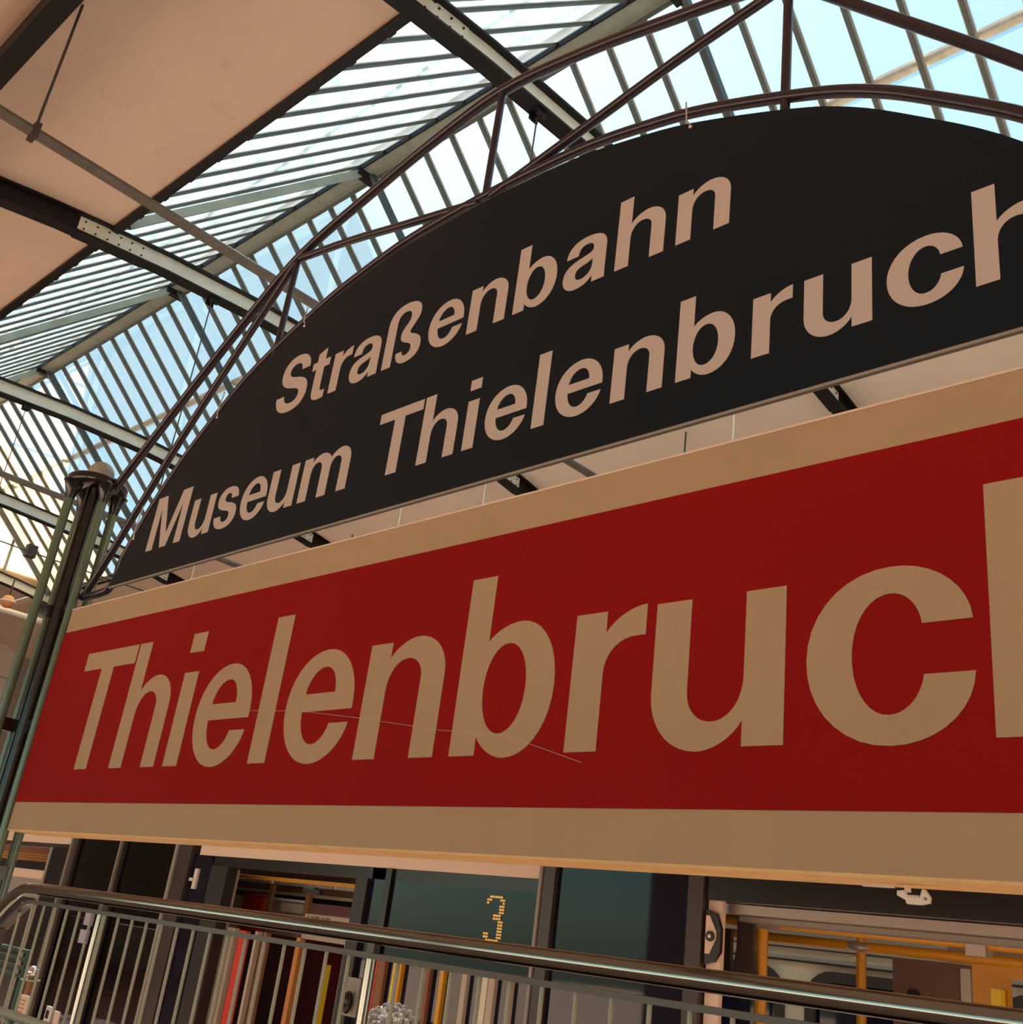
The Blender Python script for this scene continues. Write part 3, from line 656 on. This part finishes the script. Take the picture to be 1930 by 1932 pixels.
# ------------------------------------------------------------------ the modern tram behind the railing
YT = 4.6
def TX(x): return x*YT
def TZ(z): return z*YT + CZ
tm = thing('tram', 'modern tram with cream roof edge, dark windows and yellow grab rails behind the railing', 'tram', (-6, YT + 1.3, 0))
def tp(name, m, x0, x1, z0, z1, y0=0.0, y1=0.05, parent=None, label=None):
    o = MB().box((TX(x0), YT + y0, TZ(z0)), (TX(x1), YT + y1, TZ(z1))).build(name, m, parent or tm)
    if label: o['label'] = label
    return o
ZLO = -.30
def ti(name, m, x0, x1, z0, z1, y0, y1=None):
    k = (YT + y0)
    return MB().box((x0*k, k, z0*k + CZ), (x1*k, YT + (y1 or y0 + 0.03), z1*k + CZ)).build(name, m, tm)
tp('cantrail', M_TCREAM, -2.95, -2.122, .0865, .17, 0.0, 0.10)
tp('cantrail', M_TCREAM, -1.655, -.886, .0845, .17, 0.0, 0.10)
tp('header', M_BLACK, -1.655, -.886, .0690, .0842, 0.01, 0.10)
tp('roof', M_OGREY, -2.95, .6, .165, .20, 0.0, 2.6)
tp('header', M_FRAMEB, -2.95, -2.125, .078, .0862, 0.01, 0.08)
# far left opening: layered interior
tp('side_panel', M_TCREAM, -2.6, -2.19, .015, .033, 0.04, 0.08)
tp('side_panel', M_BLACK, -2.6, -2.19, .034, .049, 0.03, 0.08)
tp('side_panel', M_EDGE, -2.6, -2.19, -.02, .0145, 0.03, 0.08)
tp('side_panel', M_FRAME, -2.6, -2.19, ZLO, -.021, 0.03, 0.08)
for zz in (.0655, .0605, .055): tp('grab_rail', M_YEL, -2.6, -2.16, zz, zz + .0022, 0.30, 0.33)
tp('inner_wall', M_PBROWN, -2.9, -2.16, .03, .10, 0.7, 0.74)
tp('post', M_BLACK, -2.205, -2.125, ZLO, .079, -0.01, 0.09)
tp('post_strip', M_EDGE, -2.212, -2.203, ZLO, .079, -0.02, 0.05)
tp('post', M_FRAMEB, -2.124, -2.093, ZLO, .16, -0.03, 0.09)
tp('post_strip', M_CHROME, -2.118, -2.112, ZLO, .16, -0.045, -0.03)  # bright strip built in place of the thin highlight on this post
# two tall dark glass bays with posters inside
for (x0, x1) in ((-2.092, -1.924), (-1.908, -1.722)):
    w_ = tp('window', M_TINT, x0, x1, -.04, .16, 0.0, 0.012)
    tp('inner_wall', M_BLACK, x0 - .09, x1 + .02, -.022, .16, 0.45, 0.5)
    tp('window', M_TINTD, x0, x1, ZLO, -.041, 0.0, 0.012)
tp('post', M_FRAMEB, -1.923, -1.909, ZLO, .16, -0.03, 0.09); tp('post_strip', M_CHROME, -1.9195, -1.9155, ZLO, .16, -0.045, -0.03)
po_ = tp('poster', M_PBROWN, -2.115, -1.98, -.02, .068, 0.25, 0.27)
tp('poster_frame', M_ORANGE, -2.128, -2.113, -.02, .069, 0.24, 0.28)
po_ = tp('poster', M_PYEL, -1.945, -1.845, -.02, .062, 0.25, 0.27)
tp('poster_frame', M_ORANGE, -1.845, -1.812, -.02, .062, 0.24, 0.28); tp('poster_frame', M_ORANGE, -1.955, -1.812, .062, .068, 0.24, 0.28)
ds = MB().tube([(TX(-1.895), YT + 0.235, TZ(.022)), (TX(-1.895), YT + 0.248, TZ(.022))], 0.16, 24); ds.build('emblem', M_PGREEN, tm)
ln = MB()
for j, wd in enumerate((.07, .12, .10)): ln.box((TX(-1.895) - wd, YT + 0.228, TZ(.030 - j*.012) - .012), (TX(-1.895) + wd, YT + 0.234, TZ(.030 - j*.012) + .012))
ln.build('emblem_mark', M_PYEL, tm)
tp('post', M_FRAMEB, -1.720, -1.672, ZLO, .16, -0.03, 0.09); tp('post_strip', M_EDGE, -1.722, -1.714, ZLO, .16, -0.045, -0.03)
tp('window', M_DGLASS, -1.671, -1.612, ZLO, .0842, 0.0, 0.03)
hd = MB().box((TX(-1.652), YT - 0.02, TZ(.030)), (TX(-1.643), YT, TZ(.062))).box((TX(-1.664), YT - 0.02, TZ(.042)), (TX(-1.650), YT, TZ(.047)))
hd.build('door_handle', M_BRACKET, tm)
tp('post', M_FRAME, -1.611, -1.562, ZLO, .069, 0.0, 0.09)
# doorway with a view through the car
tp('post', M_FRAME, -1.228, -1.203, ZLO, .069, -0.02, 0.09)
ti('inner_pillar', M_INT, -1.558, -1.535, ZLO, .066, 0.10)
ti('far_ceiling', M_BROWN, -1.70, -1.15, .060, .080, 1.2)
ti('grab_rail', M_YEL, -1.535, -1.20, .0545, .0595, 0.35)
for (x0, x1) in ((-1.535, -1.44), (-1.43, -1.345), (-1.335, -1.285), (-1.275, -1.21)): ti('far_window', M_WHITE, x0, x1, .0500, .0540, 0.9)
ti('far_wall', M_BROWN, -1.56, -1.19, .0405, .0500, 1.0); ti('far_wall', M_INT, -1.56, -1.19, .0360, .0405, 0.99)
ti('far_wall', M_BLACK, -1.56, -1.19, .0290, .0360, 1.0)
ti('far_wall', M_INT, -1.56, -1.19, -.020, .0290, 1.02); ti('far_wall', M_MAROON, -1.56, -1.19, ZLO, -.020, 1.02)
for x in (-1.438, -1.342): ti('seat_pillar', M_PBROWN, x, x + .010, ZLO, .050, 0.6)
ti('advert_panel', M_INTRED, -1.500, -1.445, -.02, .0290, 0.7)['label'] = 'bright red panel inside the doorway'
ti('advert_panel', M_INTRED, -1.498, -1.443, .0300, .0340, 0.68)
ti('white_board', M_WHITE, -1.425, -1.335, .0275, .0310, 0.75); ti('sheet', M_INT, -1.40, -1.345, .0130, .0255, 0.74)
k_ = YT + 0.42
MB().prism([(-1.325*k_, .0155*k_ + CZ), (-1.215*k_, .0155*k_ + CZ), (-1.215*k_, .0290*k_ + CZ), (-1.305*k_, .0290*k_ + CZ)], k_, k_ + 0.03).build('banner', M_MAROON, tm)
ti('banner', M_INT, -1.335, -1.215, -.02, .0140, 0.42)
tx = MB()
for j in range(7): tx.box((-1.328*k_ + j*0.042, k_ - .006, .0065*k_ + CZ), (-1.328*k_ + j*0.042 + 0.010 + 0.014*(j % 3), k_ - .001, .0110*k_ + CZ))
tx.build('banner_mark', M_BROWN, tm)['kind'] = 'stuff'
ti('sensor_box', M_BLACK, -1.352, -1.312, .0415, .0475, 0.06); ti('sensor_box', M_BENCH, -1.352, -1.325, .0480, .0510, 0.06)
# windows right of the doorway, with the line display
tp('window', M_DGLASS, -1.202, -1.170, ZLO, .0842, 0.01, 0.03)
tp('post', M_BLACK, -1.169, -1.157, ZLO, .0842, -0.01, 0.09)
dw = tp('window', M_DGLASS, -1.156, -.885, ZLO, .0690, 0.01, 0.03)
pat = ["0111110", "1100011", "1000001", "0000011", "0000011", "0000011", "0001110", "0001110", "0000011", "0000011", "0000011", "0000011", "1100011", "1100011", "0111110"]
dg = MB()
for r_, line in enumerate(pat):
    for c_, ch in enumerate(line):
        if ch == '1':
            x = TX(-.973) + c_*0.0205; z = TZ(.0585) - r_*0.0165
            dg.box((x, YT + 0.004, z), (x + 0.013, YT + 0.010, z + 0.011))
dg.build('line_number', M_AMBER, tm)['kind'] = 'stuff'
tp('post', M_FRAMEB, -.884, -.862, ZLO, .16, -0.02, 0.09); tp('post_strip', M_EDGE, -.885, -.881, ZLO, .16, -0.03, -0.02)
tp('window', M_DGLASS, -.861, -.675, ZLO, .16, 0.01, 0.03)
tp('post', M_FRAMEB, -.674, -.655, ZLO, .16, -0.02, 0.09)
# the wide doorway at the right
tp('header', M_BLACK, -.654, .30, .0755, .165, 0.0, 0.14)
tp('header_strip', M_INTM, -.640, .30, .0655, .0745, 0.10, 0.40)
tp('header_strip', M_EDGE, -.640, .30, .0600, .0650, 0.20, 0.42)
pl = tp('door_pillar', M_TCREAM, -.653, -.636, ZLO, .0790, 0.02, 0.05)
lt = MB().prism([(TX(-.652), TZ(.066)), (TX(-.640), TZ(.063)), (TX(-.634), TZ(.048)), (TX(-.634), TZ(.026)), (TX(-.641), TZ(.016)), (TX(-.652), TZ(.013))], YT - 0.005, YT + 0.02)
lt.build('latch_plate', M_BLACK, tm)
lt = MB().prism([(TX(-.651), TZ(.060)), (TX(-.647), TZ(.060)), (TX(-.6385), TZ(.045)), (TX(-.6385), TZ(.038)), (TX(-.646), TZ(.023)), (TX(-.651), TZ(.023))], YT - 0.012, YT - 0.005)
lt.build('latch', M_TCREAM, tm)
MB().tube([(TX(-.6445), YT - 0.02, TZ(.040)), (TX(-.6445), YT - 0.010, TZ(.040))], 0.024, 14).build('lock_ring', M_BLACK, tm)
MB().ball((TX(-.6445), YT - 0.022, TZ(.040)), 0.011, 10, 6).build('lock_button', M_CHROME, tm)
def tube(name, m, pts, r): return MB().tube(pts, r, 10).build(name, m, tm)
ya, yb_ = 5.0, 5.75
tube('grab_rail', M_YEL, [(-.70*ya, ya, .0585*ya + CZ), (.2*ya, ya, .0545*ya + CZ)], 0.026)
tube('grab_rail', M_YEL, [(-.70*yb_, yb_, .0455*yb_ + CZ), (.2*yb_, yb_, .0425*yb_ + CZ)], 0.026)
tube('grab_pole', M_YEL, [(-.586*ya, ya, 0.4), (-.586*ya, ya, .066*ya + CZ)], 0.030)
tube('grab_pole', M_YEL, [(-.482*yb_, yb_, 0.4), (-.482*yb_, yb_, .062*yb_ + CZ)], 0.027)
MB().box((-.605*ya, ya - .04, .052*ya + CZ), (-.567*ya, ya + .04, .060*ya + CZ)).build('rail_clamp', M_EDGE, tm)
MB().ball((-.484*yb_, yb_, .0440*yb_ + CZ), 0.075, 12, 8, (1, 0.7, 0.4)).build('rail_clamp', M_INTM, tm)
MB().box((-.383*ya, ya - .04, .046*ya + CZ), (-.366*ya, ya + .04, .062*ya + CZ)).build('rail_clamp', M_INTM, tm)
def strap(x, w0, w1, z0, z1, y):
    return MB().prism([(x*y - w0, z1*y + CZ), (x*y + w0, z1*y + CZ), (x*y + w0, z1*y + CZ - .13), (x*y + w1, z0*y + CZ), (x*y - w1, z0*y + CZ), (x*y - w0, z1*y + CZ - .13)], y, y + 0.03).build('hand_strap', M_STRAP, tm)
strap(-.606, .045, .075, -.005, .058, 4.92); strap(-.628, .03, .045, -.005, .049, 5.2)
bxx = MB().box((-.452*5.9, 5.9, -.25), (-.389*5.9, 6.1, .0385*5.9 + CZ)).build('equipment_box', M_BROWN, tm)
MB().tube([(-.434*5.88, 5.88, .008*5.88 + CZ), (-.434*5.88, 5.90, .008*5.88 + CZ)], 0.034, 14).build('lock_hole', M_BLACK, tm)
MB().box((-.3885*5.9, 5.86, .0*5.9 + CZ), (-.380*5.9, 5.9, .035*5.9 + CZ)).build('grab_handle', M_INTM, tm)
MB().box((-.381*5.8, 5.8, -.5 + CZ), (-.352*5.8, 5.86, .040*5.8 + CZ)).build('partition', M_YEL, tm)
MB().box((-.352*5.8, 5.8, .031*5.8 + CZ), (.1*5.8, 5.86, .040*5.8 + CZ)).build('partition', M_YEL, tm)
MB().box((-.366*5.7, 5.7, -.5 + CZ), (-.358*5.7, 5.76, .022*5.7 + CZ)).build('door_edge', M_YELSUN, tm)
MB().box((TX(-.62), YT + 2.5, TZ(.060)), (TX(.4), YT + 2.6, TZ(.17))).build('far_wall', M_INT, tm)
MB().box((TX(-.64), YT + 0.1, TZ(.080)), (TX(.4), YT + 2.6, TZ(.09))).build('inner_ceiling', M_INT, tm)
# strips, poles and door edges seen between the balusters
STR = [(-1.700, .006, M_LILAC, -.06, -.02), (-1.66, .012, M_BROWN, ZLO, -.035), (-1.565, .008, M_OCREAM, ZLO, -.02), (-1.548, .006, M_INT, ZLO, -.02), (-1.522, .018, M_INTRED, ZLO, -.022), (-1.485, .006, M_INT, ZLO, -.02),
       (-1.462, .010, M_PBROWN, ZLO, -.02), (-1.375, .010, M_ORANGE, ZLO, -.02), (-1.302, .0065, M_YELSUN, ZLO, -.05), (-1.262, .008, M_OCREAM, ZLO, -.02), (-1.243, .011, M_INTRED, ZLO, -.022), (-1.232, .004, M_ORANGE, ZLO, -.02)]
for x, w_, m, z0, z1 in STR:
    tp('door_edge' if m in (M_OCREAM, M_INT) else 'grab_pole' if m in (M_YELSUN, M_ORANGE) else 'wall_panel', m, x - w_/2, x + w_/2, z0, z1, 0.12, 0.16)
for x, w_, m in ((-1.160, .012, M_INTRED), (-1.146, .014, M_PBROWN), (-1.118, .0075, M_YELSUN), (-1.108, .004, M_YEL), (-1.030, .007, M_YEL), (-1.055, .006, M_PBROWN), (-.990, .008, M_INT), (-.955, .009, M_OCREAM), (-.944, .010, M_INT), (-.915, .006, M_TCREAM)):
    tp('grab_pole' if m in (M_YELSUN, M_YEL) else 'door_edge', m, x - w_/2, x + w_/2, ZLO, -.030, -0.02, 0.01)
cr = tp('card_reader', M_EDGE, -1.207, -1.180, -.105, -.058, -0.03, 0.01)
MB().ball((TX(-1.192), YT - 0.06, TZ(-.088)), 0.05, 10, 8, (0.7, 0.6, 1.3)).build('receiver', M_BLACK, tm)
for z0, z1, x in ((-.052, -.030, -1.975), (-.083, -.060, -1.978)): tp('paper_notice', M_LILAC, x - .016, x + .016, z0, z1, -0.02, -0.005)
tp('lower_panel', M_BLACK, -2.6, -2.10, -.32, -.13, 0.06, 0.10)
tp('lower_panel', M_MAROON, -1.20, -.65, -.32, -.15, 0.05, 0.09)
tp('floor', M_EDGE, -2.95, .6, -.33, -.30, 0.0, 2.6)

# ------------------------------------------------------------------ the old cream tram beyond
YO = 8.3
ot = thing('vintage_tram', 'old cream tram with dark round-cornered windows seen through the open doorway', 'tram', (-5, YO + 1.1, 0))
def op(name, m, x0, x1, z0, z1, y0=0.0, y1=0.05): return MB().box((x0*YO, YO + y0, z0*YO + CZ), (x1*YO, YO + y1, z1*YO + CZ)).build(name, m, ot)
def rrect(x0, x1, z0, z1, r, n=6):
    out = []
    for cx, cz, a0 in ((x1 - r, z1 - r, 0), (x0 + r, z1 - r, 90), (x0 + r, z0 + r, 180), (x1 - r, z0 + r, 270)):
        for k in range(n + 1): a = math.radians(a0 + 90*k/n); out.append((cx + r*math.cos(a), cz + r*math.sin(a)))
    return out
wins = [(-1.06 + .1755*k, -1.06 + .1755*k + .146) for k in range(8)]
body = MB().prism([(-1.25*YO, .3), (.5*YO, .3), (.5*YO, .060*YO + CZ), (-1.25*YO, .060*YO + CZ)], YO, YO + 0.06, [rrect(a*YO, b_*YO, -.10*YO + CZ, .0165*YO + CZ, .20) for a, b_ in wins])
body.build('body_side', M_OCREAM, ot)
op('frieze_line', M_RUBBER, -1.25, .5, .0370, .0385, -0.02, 0.0); op('frieze_line', M_OGREY, -1.25, .5, .0270, .0300, -0.025, 0.0); op('frieze_line', M_RUBBER, -1.25, .5, .0250, .0268, -0.02, 0.0)
op('roof', M_OGREY, -1.25, .5, .058, .075, -0.06, 2.2); op('cornice', M_OGREY, -1.25, .5, .046, .058, -0.03, 0.02)
for a, b_ in wins:
    fr = MB().prism(rrect(a*YO - .03, b_*YO + .03, -.10*YO + CZ - .03, .0165*YO + CZ + .03, .23), YO - 0.03, YO + 0.01, [rrect(a*YO + .05, b_*YO - .05, -.10*YO + CZ + .05, .0165*YO + CZ - .05, .16)]).build('window_frame', M_RUBBER, ot)
    MB().prism(rrect(a*YO + .01, b_*YO - .01, -.10*YO + CZ + .01, .0165*YO + CZ - .01, .18), YO + 0.02, YO + 0.03).build('pane', M_DGLASS, fr, (0, 0, 0))
    op('window_bar', M_OGREY, a + .004, b_ - .004, .0, .003, -0.01, 0.02)
num = MB().box((-.4985*YO, YO - .006, .0305*YO + CZ), (-.4965*YO, YO, .0350*YO + CZ))
num.prism(rrect(-.4925*YO, -.4865*YO, .0305*YO + CZ, .0350*YO + CZ, .015, 4), YO - .006, YO, [rrect(-.4907*YO, -.4883*YO, .0318*YO + CZ, .0337*YO + CZ, .008, 4)])
num.build('car_number', M_OCREAM, ot)
op('waist_rail', M_OGREY, -1.25, .5, -.118, -.108, -0.03, 0.0)

# ------------------------------------------------------------------ people (seen between the balusters)
def person(name, label, x, y, h, yaw, top, trousers, hair, hair_r=1.0, arm=0.3):
    t = thing(name, label, 'person', (x, y, 0)); k = h/1.72
    def skin(nm, nodes, edges, m, lv=1):
        me = bpy.data.meshes.new(nm); me.from_pydata([(a*k, b_*k, c*k) for a, b_, c, _ in nodes], edges, [])
        o = bpy.data.objects.new(nm, me); COL.objects.link(o); o.parent = t
        sm = o.modifiers.new('skin', 'SKIN'); sm.use_smooth_shade = True
        for i, nd in enumerate(nodes):
            r = nd[3]; r = r if isinstance(r, tuple) else (r, r); me.skin_vertices[0].data[i].radius = (r[0]*k, r[1]*k)
        me.skin_vertices[0].data[0].use_root = True
        su = o.modifiers.new('subsurf', 'SUBSURF'); su.levels = lv; su.render_levels = lv
        me.materials.append(m); return o
    body_n = [(0,0,.93,(.15,.11)), (0,0,1.10,(.135,.10)), (0,0,1.30,(.16,.11)), (0,0,1.42,(.10,.08)), (0,0.01,1.50,(.052,.052)),
              (.17,0,1.40,.06), (.23,.02,1.13,.045), (.22,-.12,.93,.035), (-.17,0,1.40,.06), (-.23,.02,1.13,.045), (-.22,-.10,.93,.035)]
    skin('shirt', body_n[:4] + body_n[5:7] + body_n[8:10], [(0,1),(1,2),(2,3),(2,4),(4,5),(2,6),(6,7)], top)
    skin('body', [(0,0,1.36,.05), (0,0.005,1.50,.053), (0,0,1.60,(.072,.088)), (0,-.01,1.66,(.066,.078)), (.22,.02,1.16,.036), (.22,-.12,.95,.032), (-.22,.02,1.16,.036), (-.22,-.10,.95,.032), (0,0,1.16,.05)],
         [(0,1),(1,2),(2,3),(0,8),(8,4),(4,5),(8,6),(6,7)], M_SKIN)
    for s_ in (1, -1):
        hd_ = [(s_*.22, -.12 if s_ > 0 else -.10, .95, .03), (s_*.215, -.15 if s_ > 0 else -.13, .88, (.034, .018))]; ed = [(0, 1)]
        for q in range(4):
            a = len(hd_); hd_ += [(s_*(.19 + .017*q), -.16 if s_ > 0 else -.14, .82, .008), (s_*(.19 + .017*q), -.155 if s_ > 0 else -.135, .775 + .01*abs(q - 1.5), .007)]; ed += [(1, a), (a, a + 1)]
        hd_ += [(s_*.18, -.18 if s_ > 0 else -.16, .85, .009)]; ed += [(1, len(hd_) - 1)]
        skin('hand', hd_, ed, M_SKIN)
        skin('trouser_leg', [(s_*.05,0,.98,(.12,.11)), (s_*.09,0,.88,.095), (s_*.10,-.01,.50,.065), (s_*.10,0,.10,.05)], [(0,1),(1,2),(2,3)], trousers)
        skin('shoe', [(s_*.10,.03,.05,.045), (s_*.105,-.10,.04,.042), (s_*.11,-.18,.03,.032)], [(0,1),(1,2)], M_BLACK)
    f = MB().ball((0, 0, 0), 1, 16, 12)
    n_ = MB().add([(0, -.098*k, 1.635*k), (.012*k, -.082*k, 1.60*k), (-.012*k, -.082*k, 1.60*k), (0, -.105*k, 1.605*k)], [(0,2,3), (0,3,1), (1,3,2), (0,1,2)])
    n_.build('nose', M_SKIN, t, (0, 0, 0))
    for s_ in (1, -1):
        MB().ball((s_*.030*k, -.082*k, 1.635*k), .010*k, 8, 6).build('eye', M_BLACK, t, (0, 0, 0))
        MB().ball((s_*.078*k, .0, 1.62*k), .022*k, 8, 6, (.4, .7, 1.2)).build('ear', M_SKIN, t, (0, 0, 0))
    MB().ball((0, -.080*k, 1.575*k), .022*k, 8, 6, (1, .3, .25)).build('mouth', mat('lips', (.4, .14, .12), .5), t, (0, 0, 0))
    hb_ = MB().ball((0, .02*k, 1.655*k), .094*k*hair_r, 22, 16, (1.0, 1.08, .92))
    if hair_r > 1.05:
        rnd = random.Random(3); hb_.v = [(a*(1 + rnd.uniform(-.05, .05)), b_ + rnd.uniform(-.006, .006), c + rnd.uniform(-.006, .006)) for a, b_, c in hb_.v]
        for q in range(130):
            th, ph_ = rnd.uniform(0, 2*PI), math.acos(rnd.uniform(-.15, 1)); r_ = .094*k*hair_r
            hb_.ball((r_*math.sin(ph_)*math.cos(th), .02*k + 1.08*r_*math.sin(ph_)*math.sin(th), 1.655*k + .92*r_*math.cos(ph_)), rnd.uniform(.010, .018), 6, 4)
    hb_.build('hair', hair, t, (0, 0, 0))
    t.rotation_euler = (0, 0, yaw); return t
def at(px_x, z, y):  return (px_x*y, y, z*y + CZ)
person('person', 'person with curly grey hair behind the railing, only the head showing', -1.118*2.95, 2.95, 1.475, 0.4, M_GREYSH, M_JEANS, M_HAIRG, 1.17)
person('person', 'small figure in a teal shirt and blue jeans seen through the dark glass', -1.850*11.2, 11.2, 1.18, 1.9, M_TEAL, M_JEANS, M_HAIRD)
person('person', 'small figure in a yellow-green shirt left of the teal shirt', -1.915*11.4, 11.4, 1.12, 2.2, M_LIME, M_JEANS, M_HAIRD)

# ------------------------------------------------------------------ small things at the lower left
bo = thing('stanchion', 'thin post with a silver ball on top between the balusters', 'stanchion', (-2.148*3.4, 3.4, 0))
bx_, bz_ = -2.148*3.4, -.149*3.4 + CZ
MB().tube([(bx_, 3.4, 0), (bx_, 3.4, bz_ - .03)], 0.022, 10).build('pole', M_PBROWN, bo)
MB().ball((bx_, 3.4, bz_), 0.040, 14, 10).build('ball', M_SILVER, bo)
MB().lathe([(0.0, -.052), (0.06, -.052), (0.06, -.042), (0.0, -.042)], (bx_, 3.4, bz_), 16).build('collar', M_BAL, bo)
for k, (xx, z0, z1, w_, m, lab) in enumerate(((-2.155, -.235, -.190, .034, M_TCREAM, 'pale orange notice card low behind the balusters at the left'),
                                              (-2.045, -.232, -.196, .020, M_BRACKET, 'narrow white card with a black mark behind the balusters'),
                                              (-2.015, -.235, -.200, .026, M_TCREAM, 'plain beige card right of the marked white card'))):
    y = 3.0
    c = thing('notice_card', lab, 'card', (xx*y, y, 0), 'cards behind the balusters')
    MB().box(((xx - w_/2)*y, y, z0*y + CZ), ((xx + w_/2)*y, y + 0.01, z1*y + CZ)).build('sheet', m, c)
    MB().box((xx*y - .008, y + .01, 0), (xx*y + .008, y + .026, z1*y + CZ - .03)).build('stake', M_PBROWN, c)
    if k == 0:
        l_ = MB()
        for j in range(5): l_.box(((xx - w_*.36)*y, y - .002, z1*y + CZ - .03 - j*.02), ((xx + w_*(.36 - .1*(j % 2)))*y, y, z1*y + CZ - .024 - j*.02))
        l_.build('printed_lines', M_ORANGE, c)
    if k == 1:
        MB().box((xx*y - .018, y - .002, z1*y + CZ - .06), (xx*y + .016, y, z1*y + CZ - .02)).build('black_mark', M_BLACK, c)
bn = thing('bench', 'dark green slatted bench behind the balusters at the far left', 'bench', (-2.33*3.6, 3.6, 0))
for z in (-.150, -.165, -.135, -.120): MB().box((-2.45*3.6, 3.6, z*3.6 + CZ), (-2.19*3.6, 3.63, z*3.6 + CZ + .022)).build('slat', M_BENCH, bn)
for x in (-2.43, -2.21): MB().tube([(x*3.6, 3.64, 0), (x*3.6, 3.64, -.115*3.6 + CZ)], 0.02, 8).build('leg', M_BENCH, bn)
MB().box((-2.45*3.6, 3.25, .80), (-2.19*3.6, 3.6, .83)).build('seat', M_BENCH, bn)
for x in (-2.43, -2.21): MB().tube([(x*3.6, 3.3, 0), (x*3.6, 3.3, .80)], 0.02, 8).build('leg', M_BENCH, bn)
